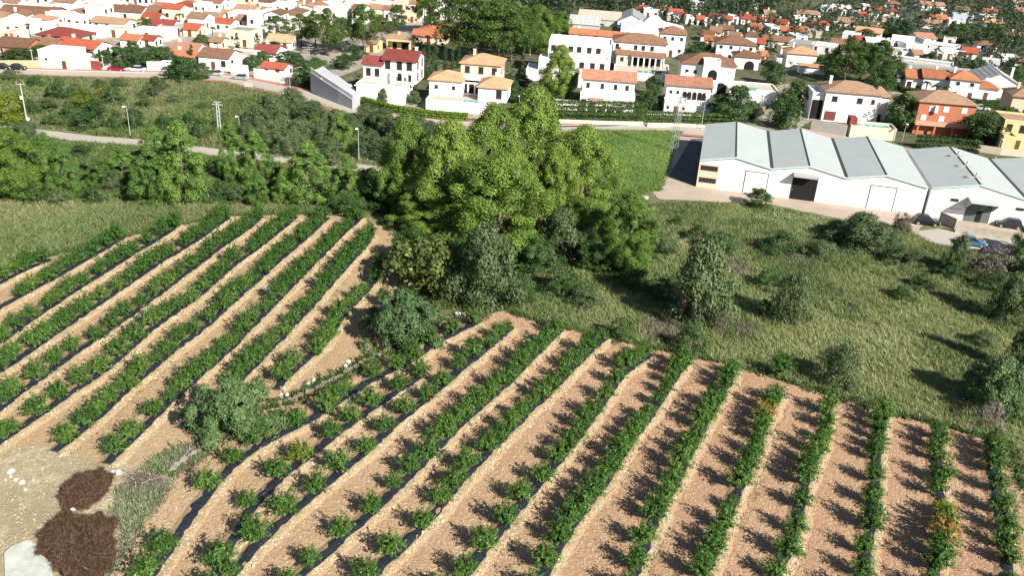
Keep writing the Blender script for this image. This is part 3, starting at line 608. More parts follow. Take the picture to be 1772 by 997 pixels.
# brush piles
def pile(poly,h,name,label,seed,nt=9000):
    W=wpoly(poly);a=np.array(W);c=a.mean(0);rad=np.linalg.norm(a-c,axis=1).mean();rng=np.random.default_rng(seed)
    m=MB();rings=6;K=28;ang=np.linspace(0,2*math.pi,K,endpoint=False);pa=np.arctan2(a[:,1]-c[1],a[:,0]-c[0]);pr=np.linalg.norm(a-c,axis=1);o=np.argsort(pa);R0=np.interp(ang,pa[o],pr[o],period=2*math.pi)
    V=[(0,0,h)];F=[]
    for r in range(1,rings+1):
        for k in range(K):
            u=r/rings;V.append((math.cos(ang[k])*R0[k]*u,math.sin(ang[k])*R0[k]*u,h*(1-u*u)**.7*(1+rng.normal(0,.06))-.02))
    for k in range(K):F.append((0,1+k,1+(k+1)%K))
    m.add(V,F);m.add(V,[(1+r*K+k,1+(r+1)*K+k,1+(r+1)*K+(k+1)%K,1+r*K+(k+1)%K) for r in range(rings-1) for k in range(K)])
    root=empty(name,(c[0],c[1],0));m.obj('core',plain('brush_core',(.055,.032,.02),1),root)
    t=rng.uniform(0,6.283,nt);u=np.sqrt(rng.uniform(0,1,nt));Rr=np.interp(t,ang,R0,period=2*math.pi)*u*1.04
    lump=.16*np.sin(t*5+u*7)*np.sin(u*9+t*3)+.12*np.sin(t*11-u*15)
    Rr=Rr*(1+.07*np.sin(t*9)+.05*np.sin(t*17));P=np.c_[np.cos(t)*Rr,np.sin(t)*Rr,h*np.maximum(0,1-u*u)**.7+np.maximum(0,lump)*1.6+rng.uniform(0,.22,nt)]
    nn=rng.normal(0,.8,(nt,3))+[0,0,1];V,F,tt=quads(P,nn,rng.uniform(.3,1.1,nt),rng.uniform(.02,.05,nt),rng,np.clip(rng.normal(.4,.25,nt),0,1))
    mobj('twigs',mesh_np('brush_twigs',V,F,MT['browntwig'],tt),root);return tag(root,label,'brush pile','brown brush piles')
pile([(108,872),(112,850),(140,825),(170,820),(196,826),(185,848),(165,870),(150,882),(118,884)],.6,'brush_pile','small brown pile of dry prunings, upper of the two on the dirt path',1,6500)
pile([(78,925),(92,900),(112,893),(150,902),(200,906),(186,935),(192,975),(185,1005),(130,1010),(95,975)],.8,'brush_pile','large brown pile of dry prunings, lower of the two beside the slab',2,12000)
# cut branches
def branch(x,y,ang,L,seed,label):
    rng=random.Random(seed);m=MB();p=np.array([0,0,.25]);a=ang
    for i in range(5):
        q=p+np.array([math.cos(a),math.sin(a),rng.uniform(-.1,.15)])*L/5;m.tube(p,q,.07*(1-i*.15),.07*(1-(i+1)*.15),6)
        if i in(1,2,3):
            b=a+rng.choice([-1,1])*rng.uniform(.5,1);e=q+np.array([math.cos(b),math.sin(b),.25])*L*.35;m.tube(q,e,.035,.015,5)
        p=q;a+=rng.uniform(-.4,.4)
    g=at(x,y);tag(m.obj('cut_branch',MT['greybark'],None,(g[0],g[1],0),smooth=True),label,'branch','cut grey branches on the pruning heap')
branch(235,848,1.9,2.6,1,'forked grey cut branch on the lower part of the heap');branch(312,800,1.2,2.6,2,'long bare grey branch at the top of the pruning heap')
branch(245,842,.9,1.8,3,'short grey cut branch right of the forked one');branch(300,792,2.6,1.4,4,'short pale branch beside the long bare one')
# torn film scrap in the upper orchard
m=MB();V=[];F=[]
for i in range(7):
    for j in range(4):V.append((j*.22+.1*math.sin(i),.12*math.sin(i*1.1+j),.1+i*.16+.05*j))
F=[(i*4+j,i*4+j+1,(i+1)*4+j+1,(i+1)*4+j) for i in range(6) for j in range(3)]
g=at(459,510);tag(mobj('film_scrap',mesh_np('film_scrap',V,F,plain('pale_blue_film',(.28,.36,.38),.4),smooth=True),None,(g[0],g[1],.2)),'torn pale blue plastic flap standing up in the upper orchard','plastic scrap')
# terrace wall between the orchards
LT=[(440,706),(500,696),(545,676),(590,652),(635,624),(680,604),(730,580),(775,556)]
W=smooth_line([at(*p)[:2] for p in LT],.45);rng=np.random.default_rng(8);m=MB()
for i in range(len(W)-1):
    for k in range(2):
        c=W[i]+rng.normal(0,.12,2);s=rng.uniform(.14,.3);m.box(c[0]-s,c[0]+s,c[1]-s*.8,c[1]+s*.8,-.02,rng.uniform(.12,.42))
tag(m.obj('terrace_wall',plain('old_wall_stone',(.25,.21,.15),.95,.35,2,0,.6)),'low rough stone terrace wall dividing the upper and lower orchards','wall')
m=MB();W=smooth_line([at(*p)[:2] for p in [(300,812),(350,778),(400,744),(448,716)]],.5)
for i in range(len(W)-1):
    c=W[i]+rng.normal(0,.06,2);s=rng.uniform(.18,.3);m.box(c[0]-s,c[0]+s,c[1]-s*.8,c[1]+s*.8,-.02,rng.uniform(.2,.4))
tag(m.obj('terrace_wall',plain('kerb_stone',(.34,.31,.25),.95,.25,2,0,.6)),'low stone edging running below the blue-green shrub','wall')
# ---------------------------------------------------------------- grass and undergrowth
def grass(P,h,wd,n,mat,name,label,seed,lean=(0,0),spread=.28,hv=.4):
    rng=np.random.default_rng(seed);m=len(P);B=np.repeat(P[:,:2],n,0)+rng.normal(0,spread,(m*n,2));H=np.repeat(h*rng.uniform(1-hv,1+hv,m),n)*rng.uniform(.6,1.1,m*n)
    a=rng.uniform(0,6.283,m*n);dx=np.c_[np.cos(a),np.sin(a)]*wd*rng.uniform(.5,1.3,(m*n,1))
    tip=B+rng.normal(0,.6,(m*n,2))*H[:,None]+np.array(lean)*H[:,None]
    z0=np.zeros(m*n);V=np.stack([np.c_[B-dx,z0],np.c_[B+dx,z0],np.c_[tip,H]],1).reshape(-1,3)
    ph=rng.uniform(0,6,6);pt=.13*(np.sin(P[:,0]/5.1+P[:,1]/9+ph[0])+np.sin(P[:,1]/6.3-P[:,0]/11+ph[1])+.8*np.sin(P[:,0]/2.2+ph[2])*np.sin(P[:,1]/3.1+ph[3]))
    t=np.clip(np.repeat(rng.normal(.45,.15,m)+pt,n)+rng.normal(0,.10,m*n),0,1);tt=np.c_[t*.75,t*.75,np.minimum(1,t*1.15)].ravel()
    return tag(mobj(name,mesh_np(name,V,np.arange(3*m*n).reshape(-1,3),mat,tt)),label,'grass',kind='stuff')
def patchy(P,scale,thr,seed):
    rng=np.random.default_rng(seed);f=np.zeros(len(P))
    for k in range(5):
        th=rng.uniform(0,6.28);s=scale*rng.uniform(.6,1.7);f+=np.sin((P[:,0]*math.cos(th)+P[:,1]*math.sin(th))/s+rng.uniform(0,6))
    return f/5>thr
M_R=[(890,545),(900,470),(1060,470),(1110,360),(1160,350),(1320,356),(1440,380),(1580,402),(1620,425),(1850,465),(2150,520),(2150,1000),(1850,1000),(1775,800),(1700,752),(1540,712),(1430,680),(1330,648),(1250,626),(1120,600),(950,562)]
M_G=[(1000,225),(1180,228),(1165,262),(1145,330),(1080,335),(1000,300)]
M_L=[(-150,345),(300,350),(640,352),(690,372),(560,368),(400,370),(318,385),(216,406),(60,446),(-150,500)]
M_UL=[(-200,130),(250,136),(400,143),(520,170),(640,208),(780,225),(700,300),(560,282),(370,256),(245,240),(36,218),(-200,205)]
M_ML=[(-200,240),(36,232),(245,254),(370,270),(600,296),(720,306),(660,352),(300,350),(-150,345)]
WR,WG,WL,WUL,WML=map(wpoly,(M_R,M_G,M_L,M_UL,M_ML))
rng=np.random.default_rng(31)
LNR=[at(*p)[:2] for p in L_lane]
def sp(poly,dens,excl=(),lane=True,seed=1):
    P=scatter(poly,dens,np.random.default_rng(seed),excl);P=P[inview(P,330)]
    return P[~near_line(P,LNR,2.5)] if lane else P
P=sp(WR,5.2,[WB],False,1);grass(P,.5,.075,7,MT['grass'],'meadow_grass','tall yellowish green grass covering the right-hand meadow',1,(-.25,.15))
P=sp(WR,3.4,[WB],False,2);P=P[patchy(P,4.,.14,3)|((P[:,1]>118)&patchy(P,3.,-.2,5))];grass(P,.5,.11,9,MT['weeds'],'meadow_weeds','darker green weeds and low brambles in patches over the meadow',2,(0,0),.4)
P=sp(WR,1.2,[WB],False,22);P=P[patchy(P,3,.25,13)&(P[:,1]>100)];grass(P,.45,.12,9,MT['pomy'],'meadow_weeds','pale flowering weeds in patches below the warehouse',22,(0,0),.35) if 0 else None
MT['paleflower']=leafmat('pale_flowering_weed',(.20,.27,.11),(.40,.47,.27),(.62,.66,.48),.4)
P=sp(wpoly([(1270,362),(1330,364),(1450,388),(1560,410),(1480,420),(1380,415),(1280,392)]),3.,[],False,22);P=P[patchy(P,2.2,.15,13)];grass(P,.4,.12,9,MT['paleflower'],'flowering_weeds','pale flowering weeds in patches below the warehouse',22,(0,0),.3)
for j,(pl,lb) in enumerate([([(1225,558),(1275,552),(1312,570),(1300,582),(1240,578)],'dry purplish brown stalks right of the large meadow tree'),([(1105,556),(1150,545),(1185,575),(1170,600),(1120,592)],'dry brown stalks left of the large meadow tree'),([(1350,440),(1410,446),(1405,462),(1355,458)],'dry stalks in the upper middle of the meadow'),([(1230,452),(1290,450),(1310,474),(1240,476)],'brown dead scrub in the upper left of the meadow')]):
    P=sp(wpoly(pl),9,[],False,60+j);grass(P,.5,.07,8,MT['twig'],'dry_stalks',lb,60+j,(0,0),.3)
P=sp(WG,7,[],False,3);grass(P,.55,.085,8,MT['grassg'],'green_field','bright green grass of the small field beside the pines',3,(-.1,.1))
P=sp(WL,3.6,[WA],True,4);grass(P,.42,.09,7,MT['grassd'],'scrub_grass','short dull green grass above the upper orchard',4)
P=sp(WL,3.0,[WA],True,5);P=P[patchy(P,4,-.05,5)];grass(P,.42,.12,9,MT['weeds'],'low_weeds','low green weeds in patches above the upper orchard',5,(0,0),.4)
P=sp(WUL,1.5,[],True,6);grass(P,.6,.13,8,MT['grassd'],'hill_grass','dry brownish green grass on the field below the town',6,(0,0),.4)
P=sp(WUL,.8,[],True,7);P=P[patchy(P,9,.05,7)];grass(P,.8,.22,12,MT['under'],'hill_undergrowth','dark green undergrowth between the field shrubs below the town',7,(0,0),.6)
P=sp(WML,2.4,[],True,8);grass(P,.6,.13,9,MT['under'],'pine_undergrowth','green undergrowth between the young pines',8,(0,0),.5)
P=sp(WML,1.5,[],True,9);grass(P,.5,.1,7,MT['grassd'],'dry_grass','dry grass patches between the young pines',9)
P_C=wpoly([(640,300),(1000,300),(1120,340),(1110,480),(900,560),(800,545),(700,500),(690,440),(660,372)])
P=sp(P_C,1.8,[WA,WB],True,10);grass(P,.55,.12,9,MT['under'],'pine_floor_growth','dark undergrowth on the ground beneath the big pines',10,(0,0),.45)
P=scatter(wpoly([(190,905),(205,850),(240,815),(300,780),(360,765),(345,800),(290,850),(250,905),(190,1000),(170,990),(205,960),(215,915)]),20,rng)
P1=P[patchy(P,1.1,-.15,41)];P2=P[patchy(P,1.3,.05,43)]
grass(P2,.3,.05,9,MT['twig'],'pruning_debris','dry brown twigs mixed into the heap of cut branches',44,(0,0),.35)
P=P1;grass(P,.3,.13,10,MT['prune'],'pruning_debris','grey-green leafy prunings heaped beside the brown brush piles',11,(0,0),.3)
P=scatter(wpoly([(250,810),(300,775),(330,770),(400,740),(440,720),(455,735),(380,775),(300,830)]),6,rng);grass(P,.35,.1,8,MT['under'],'edge_weeds','weeds along the stone edging left of the lower orchard',12,(0,0),.3)
Q=[]
for (a,b,dn) in ((LT,1.0,30),([(60,448),(216,409),(318,387),(400,372),(560,370),(640,376)],.5,10),([(870,536),(950,562),(1120,598),(1250,628),(1330,650),(1430,682),(1540,714),(1700,756),(1750,775),(1775,860)],.5,12),([(540,668),(600,640)],.5,8)):
    W=smooth_line([at(*p)[:2] for p in a],.3);i=np.random.default_rng(3).integers(0,len(W),len(W)*dn//6);Q.append(W[i]+np.random.default_rng(4).normal(0,b*.55,(len(i),2)))
grass(np.concatenate(Q),.42,.1,8,MT['under'],'edge_weeds','weeds growing along the terrace wall and the orchard edges',13,(0,0),.25)
Q=[]
for k,(L,n,f) in enumerate(RIDGES):
    r_=np.random.default_rng(k);m=int(len(L)*1.1);i=r_.integers(0,len(L),m);p=L[i]+n[i]*r_.normal(1.3,.25,m)[:,None]
    Q.append(p[patchy(p,5,.22,k)])
Q=np.concatenate(Q);Q=Q[inview(Q)];grass(Q,.2,.05,6,MT['grassd'],'row_weeds','sparse small weeds along the row banks of both orchards',14,(0,0),.22)
# ---------------------------------------------------------------- trees: traced base, top, width
def group_plants(key,rows,tmpl,cat_,group):
    """rows of (base x, base y, top y, width); tmpl has # for the ordinal from the left"""
    rs=[plant(key,*r,cat=cat_) for r in rows]
    rs=sorted(zip(rows,rs),key=lambda t:t[0][0])
    for i,(r,o) in enumerate(rs):tag(o,tmpl.replace('#',ordw(i+1)),cat_,group)
    return rs
BIG=[(705,372,203,80),(775,398,216,112),(845,372,184,104),(915,366,158,110),(858,436,276,150),(1000,392,226,116),(1082,472,334,85),(1012,428,348,85),(738,404,322,92),(955,405,252,78),(880,405,262,84)]
group_plants('pine',BIG,'large bright green pine in the central cluster, # from the left','pine tree','large pines in the central cluster')
group_plants('young',[(82,306,232,52),(112,342,250,54),(172,322,276,44),(208,312,256,58),(262,352,254,66),(268,302,220,56),(300,330,236,62),(317,350,214,84),(402,314,213,50),(443,322,230,60),(446,356,300,36),(533,352,250,84),(600,352,276,60),(588,262,197,44),(490,350,296,38),(648,352,300,40)],
 'young bright green pine below the country lane, # from the left','pine tree','young pines below the country lane')
group_plants('pine',[(20,342,226,95),(-30,330,222,90)],'wide pine at the left edge below the lane, # from the left','pine tree','wide pines at left edge')
group_plants('bright',[(15,215,165,56),(142,190,157,38),(180,170,148,22),(548,228,206,22),(458,205,193,20)],'yellow-green tree on the field below the town, # from the left','tree','yellow-green trees on the field')
group_plants('olive',[(445,216,186,44),(470,214,171,48),(505,202,160,52),(540,216,180,48),(485,248,205,50),(520,252,214,54),(556,256,216,56),(425,242,216,34),(604,238,204,42),(632,226,188,52),(662,236,194,50),(694,258,205,56),(640,272,232,46),(455,250,222,44),(680,282,240,50),(580,232,196,40),(716,232,206,44),(745,250,216,50),(500,268,232,50),(566,286,246,48),(700,300,262,48)],
 'grey-green wild olive tree above the lane, # from the left','tree','wild olive trees above the country lane')
group_plants('shrub',[(195,180,154,38),(100,172,145,40),(150,182,160,30),(60,150,136,30),(118,205,182,32),(160,200,182,30),(248,186,168,22),(270,156,136,34),(90,218,200,34),(140,224,200,50),(200,222,196,34),(232,224,194,36),(280,226,204,34),(300,222,206,26),(345,238,210,36),(20,234,214,40),(330,216,198,30),(165,208,178,36),(52,196,176,34),(312,140,106,44),(20,262,240,36),(60,266,246,40),(140,270,254,34),(200,274,260,28),(240,278,264,30),(436,256,242,24),(468,300,282,28),(382,344,318,34),(360,350,322,30),(412,350,326,30),(228,346,320,38),(160,350,326,34),(60,352,330,36)],
 'dark green bush on the slopes left of the pines, # from the left','bush','dark bushes on the left slopes')
group_plants('oshrub',[(130,164,146,26),(80,192,172,30),(170,152,140,24),(258,170,150,30),(46,236,214,34),(380,218,204,22),(348,190,180,20),(300,178,166,22),(420,292,270,30),(480,322,296,36),(380,300,280,28),(160,300,276,40),(196,330,300,36),(402,352,332,26),(640,320,296,40),(100,352,330,32),(560,268,246,28),(20,140,124,34),(206,150,138,26)],
 'greyish low bush on the slopes left of the pines, # from the left','bush','grey bushes on the left slopes')
plant('fig',742,506,430,122,'round tree with pale speckled yellow-green leaves below the central pines')
plant('olive',838,530,412,104,'tall grey-green tree between the speckled tree and meadow')
plant('cyp',700,604,512,0,'x') if 0 else None
for a in [(697,604,524,108,'dense dark blue-green rounded shrub at the corner between the two orchards','glauc'),(400,760,682,128,'big feathery blue-green shrub where the upper orchard rows end','glauc')]:
    plant(a[5],*a[:4],a[4],'shrub')
plant('olive',972,446,378,80,'grey-green tree under the right side of the central pines')
plant('broad',922,470,420,70,'dark leafy bush at the foot of the front pine','bush');plant('broad',790,480,424,70,'dark leafy bush between the speckled tree and the front pine','bush')
plant('broad',712,470,410,70,'dark bush in the shade right of the upper orchard','bush');plant('broad',1030,470,426,56,'green bush between the central pines and the meadow','bush')
plant('shrub',970,512,476,70,'low green bush at the meadow edge below the pines','bush');plant('shrub',900,520,485,60,'low green bush right of the tall grey-green tree','bush')
plant('broad',600,372,338,50,'dark bush at the top end of the eighth upper orchard row','bush');plant('broad',662,366,318,56,'dark bush left of the central pines above the orchard corner','bush')
plant('olive',1210,568,444,104,'large grey-green bushy tree in the middle of the meadow','tree')
plant('twig',1205,560,470,80,'dry grey twiggy shrub against the large meadow tree','shrub')
plant('shrub',1195,614,576,52,'dark green bush below the large meadow tree by the orchard edge','bush')
plant('oshrub',1365,562,488,60,'grey-green bush alone right of the large meadow tree','bush');plant('shrub',1320,552,524,24,'small bright bush left of the lone grey-green bush','bush')
plant('oshrub',1450,672,612,70,'grey-green bush touching the orchard edge above the tenth row','bush')
plant('glauc',1722,712,640,96,'rounded blue-green bush with a long shadow at the right','bush');plant('twig',1712,742,705,50,'dry twiggy shrub just below the rounded blue-green bush','shrub')
plant('broad',1310,360,333,38,'small round tree in front of the white warehouse doors','tree')
plant('twig',1560,404,374,40,'gnarled leafless small tree beside the yard road','tree');plant('olive',1558,402,382,26,'small gnarled olive beside the yard road','tree')
plant('olive',1495,432,382,86,'brownish grey thicket on the edge below the warehouse','bush');plant('oshrub',1450,408,388,46,'greyish bush left of the brownish thicket','bush')
plant('oshrub',1540,432,404,50,'greyish bush right of the brownish thicket','bush')
plant('olive',1654,474,416,38,'tall grey-green tree before the blue car','tree');plant('twig',1716,484,442,76,'pale leafless thicket below the yard wall','shrub')
plant('broad',1780,442,396,44,'dark tree at the right edge beside the yard wall','tree');plant('broad',1768,482,430,56,'dark bush at the right edge under the road','bush')
plant('olive',1745,560,486,54,'grey-green tree on the right edge, upper of two','tree');plant('olive',1764,650,560,44,'grey-green tree on the right edge, lower of two','tree')
plant('shrub',1720,506,476,50,'dark bush under the pale leafless thicket','bush');plant('shrub',1642,480,456,44,'dark bush left of the tall tree before the blue car','bush')
plant('shrub',1075,592,560,46,'low green bush between the sixth and seventh lower row tops','bush')
plant('bright',1008,588,552,0,'x','bush') if 0 else None
plant('shrub',1172,392,376,20,'tiny dark shrub on the grass left of the meadow brambles','bush')
for i,a in enumerate([a_ for j_,a_ in enumerate([(1140,440,412,60),(1180,470,440,70),(1245,440,412,60),(1300,425,396,56),(1350,440,410,64),(1400,420,394,56),(1420,450,424,60),(1270,490,464,56),(1330,498,474,50),(1380,470,446,60),(1150,520,490,60),(1480,470,446,56),(1560,460,436,56),(1600,456,432,50),(1600,500,480,40),(1690,540,512,50),(1560,520,500,40),(1470,560,540,40),(1010,530,500,60),(1060,520,494,60),(1100,500,474,60),(1260,400,380,40),(1210,420,396,44),(1620,440,418,36),(1700,600,580,40),(1410,640,616,44)]) if j_%2==0]):
    plant('shrub' if i%3 else 'oshrub',*a,f'low bramble clump growing in the meadow, {ordw(i+1)} of the clumps listed across it','bramble','bramble clumps in the meadow')
br=[o for o,_ in PLANTS if o.get('group')=='bramble clumps in the meadow'];ordinal(br,'low bramble clump growing in the right meadow, # clump from the left','bramble clumps in the meadow')
# town trees
group_plants('stone',[(478,68,30,44),(520,80,28,46),(545,84,22,46),(567,98,20,48),(592,92,34,40),(628,94,12,64),(660,72,28,40),(686,58,12,36),(770,64,-14,66),(795,104,-20,80),(828,112,2,84),(862,116,4,84),(884,108,14,70),(905,100,20,50),(732,60,-10,44),(846,76,-22,70)],
 'tall dark pine standing among the town houses, # from the left','pine tree','tall pines among the town houses')
group_plants('pine',[(930,92,10,58),(968,60,20,34),(890,60,4,44)],'light green pine above the white flat-roofed villa, # from left','pine tree','pines above the white villa')
plant('pine',966,172,80,54,'lone pine in front of the white flat-roofed villa','pine tree')
group_plants('cyp',[(754,130,68,9),(770,128,78,8),(783,120,76,7),(793,118,78,7),(733,138,84,10),(741,138,82,10),(748,136,90,9),(649,166,118,8),(904,137,82,9),(333,112,78,8),(411,86,58,9),(446,92,58,10),(702,150,110,9),(716,150,112,8),(694,146,118,7)],
 'slim dark cypress in the villa gardens, # from the left','cypress','cypresses in the villa gardens')
group_plants('olive',[(663,180,155,20),(686,178,153,28),(716,180,160,24),(697,160,128,34)],'small garden olive beside the white villa with maroon roof, # from left','olive tree','garden olives')
group_plants('stone',[(1462,148,72,60),(1490,140,80,48),(1514,152,74,62),(1548,152,106,42),(1440,140,92,40)],'dark stone pine on the slope above the warehouse, # from the left','pine tree','pines on the slope above the warehouse')
group_plants('broad',[(1518,168,122,42),(1380,192,148,46),(1356,224,172,50),(1558,226,170,50),(1702,250,203,62),(1740,228,192,50),(1684,236,206,40),(1268,214,157,56),(1245,206,172,36),(1130,166,136,26),(1121,190,160,24),(1150,190,168,26),(1300,206,180,30),(1338,148,112,34),(1418,124,98,28),(1609,108,92,20),(1746,146,120,40),(1562,64,38,30),(1655,74,44,36),(1718,76,46,34),(1280,112,88,26),(1212,98,76,30),(1195,106,86,26),(1245,100,78,24),(1010,180,160,22),(1030,186,168,20),(1060,186,172,18),(1098,192,174,22),(1540,64,44,22),(1498,72,52,24),(1690,122,104,26)],
 'green leafy garden tree among the right-hand houses, # from the left','tree','garden trees among the right-hand houses')
group_plants('broad',[(180,117,90,34),(205,120,86,36),(235,120,87,36),(262,118,84,36),(286,116,85,32),(250,54,34,24),(34,108,86,40),(12,108,92,30),(70,96,80,30),(150,100,90,28),(345,138,112,30),(312,134,104,44),(436,122,98,24),(455,112,92,28),(500,116,92,40),(530,150,112,48),(560,158,138,22),(475,92,74,30),(545,128,104,40),(590,120,100,30),(610,104,84,34),(350,84,62,22),(352,52,38,16),(228,90,74,20),(880,160,134,26),(892,178,152,28),(905,150,132,24)],
 'leafy garden tree among the left-hand town houses, # from the left','tree','garden trees among the left-hand houses')
group_plants('palm',[(311,46,22,18),(51,64,39,20),(368,70,45,20),(1141,142,123,18),(1164,88,76,14),(1262,102,80,20),(1246,184,166,26),(1212,96,78,22),(1040,58,40,14),(854,186,158,14),(1600,168,140,22),(1618,172,146,22),(1582,150,118,26),(1636,170,148,18),(740,82,60,14)],
 'palm tree in a house garden, # palm from the left','palm tree','palms in the gardens')
plant('arau',1328,98,57,24,'tall tiered conifer behind the hip-roofed house','conifer')
# ---------------------------------------------------------------- hedges
def hedge(pts,wd,h,mat,name,label,seed):
    W=smooth_line([at(*p)[:2] for p in pts],.5);rng=np.random.default_rng(seed);t=np.gradient(W,axis=0);t/=np.linalg.norm(t,axis=1)[:,None];n=np.c_[-t[:,1],t[:,0]]
    C=[];
    for k in range(3 if h<3.5 else 4):
        for j in range(2 if wd>1 else 1):
            C.append(np.c_[W+n*((j-.5)*wd*.5 if wd>1 else 0)+rng.normal(0,.08,W.shape),np.full(len(W),h*(.15+(.32 if h<3.5 else .24)*k))])
    C=np.concatenate(C);V,F,tt=clumps(C,np.full(len(C),max(.5,h*.17)),46,.32,rng,.8,cen=C.mean(0)-[0,0,3])
    return tag(mobj(name,mesh_np(name,V,F,mat,tt)),label,'hedge')
hedge([(950,210),(1010,211),(1060,212),(1112,213)],1.8,5.0,MT['hedge'],'hedge','tall trimmed green hedge below the white house with orange tiled roof',1)
hedge([(1118,212),(1160,213),(1200,215),(1258,217)],1.3,3.0,MT['hedge'],'hedge','lower trimmed green hedge below the arched white villa',2)
hedge([(628,180),(655,189),(690,197),(730,203),(770,207),(806,209)],1.2,1.9,MT['hedgeb'],'hedge','long low bright green hedge curving along the street',3)
hedge([(1586,256),(1620,258),(1660,262),(1690,266)],1.4,3.2,MT['cyp'],'hedge','dark green hedge below the terracotta house',4)
hedge([(1636,176),(1660,180),(1700,186),(1740,186)],1.4,2.2,MT['hedge'],'hedge','green hedge beside the parked silver car at right',5)
hedge([(1560,158),(1590,162),(1615,165)],1.2,1.4,MT['hedge'],'hedge','low green hedge before the long red-roofed house',6)
# ---------------------------------------------------------------- warehouse
A0=at(1204,323)[:2];A1=at(1590,372)[:2];wd=A1-A0;wl=np.linalg.norm(wd);wd=wd/wl;yaw=math.atan2(wd[1],wd[0]);nrm=np.array([-wd[1],wd[0]])  # nrm: inwards
def onfront(px,py,off=0.):
    d=ray(px,py);o=np.array([0,0,HC]);n3=np.array([*nrm,0]);a=np.array([*(A0+nrm*off),0]);t=((a-o)@n3)/(d@n3);p=o+d*t
    return float((p[:2]-A0)@wd),float(p[2])
SR=[('v',0.),('p',onfront(1274,272)[0]),('v',onfront(1336,291)[0]),('p',onfront(1401,289)[0]),('v',onfront(1465,307)[0]),('p',onfront(1534,305)[0]),('v',wl+.3)]
EV,PK,DP=5.1,6.4,27.
corr,ntc,bc=newmat('corrugated_roof');tc=N(ntc,'ShaderNodeTexCoord');sx=N(ntc,'ShaderNodeSeparateXYZ');ntc.links.new(tc.outputs['Object'],sx.inputs[0])
mu=N(ntc,'ShaderNodeMath',operation='MULTIPLY',i_1=2*math.pi/.45);ntc.links.new(sx.outputs[1],mu.inputs[0]);si=N(ntc,'ShaderNodeMath',operation='SINE');ntc.links.new(mu.outputs[0],si.inputs[0])
ntc.links.new(ramp(ntc,noise(ntc,.35,6,.6),[(.3,(.385,.425,.415)),(.7,(.43,.465,.45))]),bc.inputs['Base Color']);bc.inputs['Roughness'].default_value=.6;bump(ntc,bc,si.outputs[0],.35,.03);MT['corr']=corr
MT['gutter']=plain('dark_gutter',(.05,.05,.05),.7);MT['trim']=plain('pale_green_trim',(.45,.60,.56),.6)
def warehouse(prof,name,label,origin,dep):
    """prof: list of (s,z) of the roofline along the front; local x along the front, y inwards"""
    r=empty(name,(*origin,0),yaw);s0,s1=prof[0][0],prof[-1][0]
    m=MB();pr=[(s0,0)]+[(s,z) for s,z in prof]+[(s1,0)]
    n=len(pr)
    for y0,y1 in((0,.25),(dep-.25,dep)):
        m.add([(s,y0,z) for s,z in pr]+[(s,y1,z) for s,z in pr],[tuple(range(n)),tuple(range(n,2*n))[::-1]]+[(i,n+i,n+(i+1)%n,(i+1)%n) for i in range(n)])
    m.box(s0,s0+.25,.25,dep-.25,0,prof[0][1]-.05);m.box(s1-.25,s1,.25,dep-.25,0,prof[-1][1]-.05)
    m.obj('wall',MT['white'],r)
    for (sa,za),(sb,zb) in zip(prof[:-1],prof[1:]):
        e=MB();L=.12
        a0=(sa+(.06 if za<zb else 0),-.15,za+L);e.add([(sa,-.15,za+.02),(sb,-.15,zb+.02),(sb,dep+.15,zb+.02),(sa,dep+.15,za+.02),(sa,-.15,za+L),(sb,-.15,zb+L),(sb,dep+.15,zb+L),(sa,dep+.15,za+L)],[(3,2,1,0),(4,5,6,7),(0,1,5,4),(1,2,6,5),(2,3,7,6),(3,0,4,7)])
        e.obj('roof',MT['corr'],r)
        t=MB();t.add([(sa,-.24,za-.10),(sb,-.24,zb-.10),(sb,-.155,zb-.10),(sa,-.155,za-.10),(sa,-.24,za+L+.03),(sb,-.24,zb+L+.03),(sb,-.155,zb+L+.03),(sa,-.155,za+L+.03)],[(3,2,1,0),(4,5,6,7),(0,1,5,4),(1,2,6,5),(2,3,7,6),(3,0,4,7)]);t.obj('verge_trim',MT['trim'],r)
    for i,(s,z) in enumerate(prof[1:-1],1):
        g=MB();valley=z<prof[i-1][1]
        if valley:g.box(s-.28,s+.28,-.1,dep+.1,z+.125,z+.22);g.obj('gutter',MT['gutter'],r)
        else:g.box(s-.12,s+.12,-.1,dep+.1,z+.09,z+.17);g.obj('ridge_cap',MT['gutter'],r)
    return r
prof=[(s,EV if k=='v' else PK) for k,s in SR]
prof=[(s,z+.0) for s,z in prof];prof[0]=(0,5.1)
wh=warehouse(prof,'warehouse','', A0,DP);tag(wh,'long white warehouse with three grey corrugated gables and a dark open door','warehouse')
# local coordinates: world nrm is +y local?
def wrect(m,px0,py0,px1,py1,y0,y1,mi=0,off=0.):
    s0,z1=onfront(px0,py0);s1,z0=onfront(px1,py1);m.box(min(s0,s1),max(s0,s1),y0,y1,max(0.01,min(z0,z1)),max(z0,z1),mi);return s0,z0,s1,z1
def door(root,s0,s1,h,label,mat,open_=False):
    m=MB();m.box(s0-.12,s0,-.06,.0,0.01,h+.12);m.box(s1,s1+.12,-.06,0,.01,h+.12);m.box(s0,s1,-.06,0,h,h+.12);m.obj('door_frame',MT['gutter'],root)
    m=MB();m.box(s0,s1,-.03,0,.01,h)
    o=m.obj('door',mat,root);o['label']=label
    if not open_:
        k=MB();z=.5
        while z<h:k.box(s0,s1,-.045,-.031,z,z+.03);z+=.55
        k.obj('door_ribs',MT['frame'],o)
s0=onfront(1291,300)[0];s1=onfront(1329,306)[0];door(wh,s0,s1,4.1,'white sliding door near the left end',MT['white'])
s0=onfront(1371,320)[0];s1=onfront(1413,322)[0];door(wh,s0,s1,4.4,'open doorway showing dark inside',MT['dark'],True)
m=MB();m.prism([(-1.6,4.55),(0,5.0),(0,5.06),(-1.6,4.61)],s0-.2,s1-.2);m.obj('canopy',MT['steel'],wh)
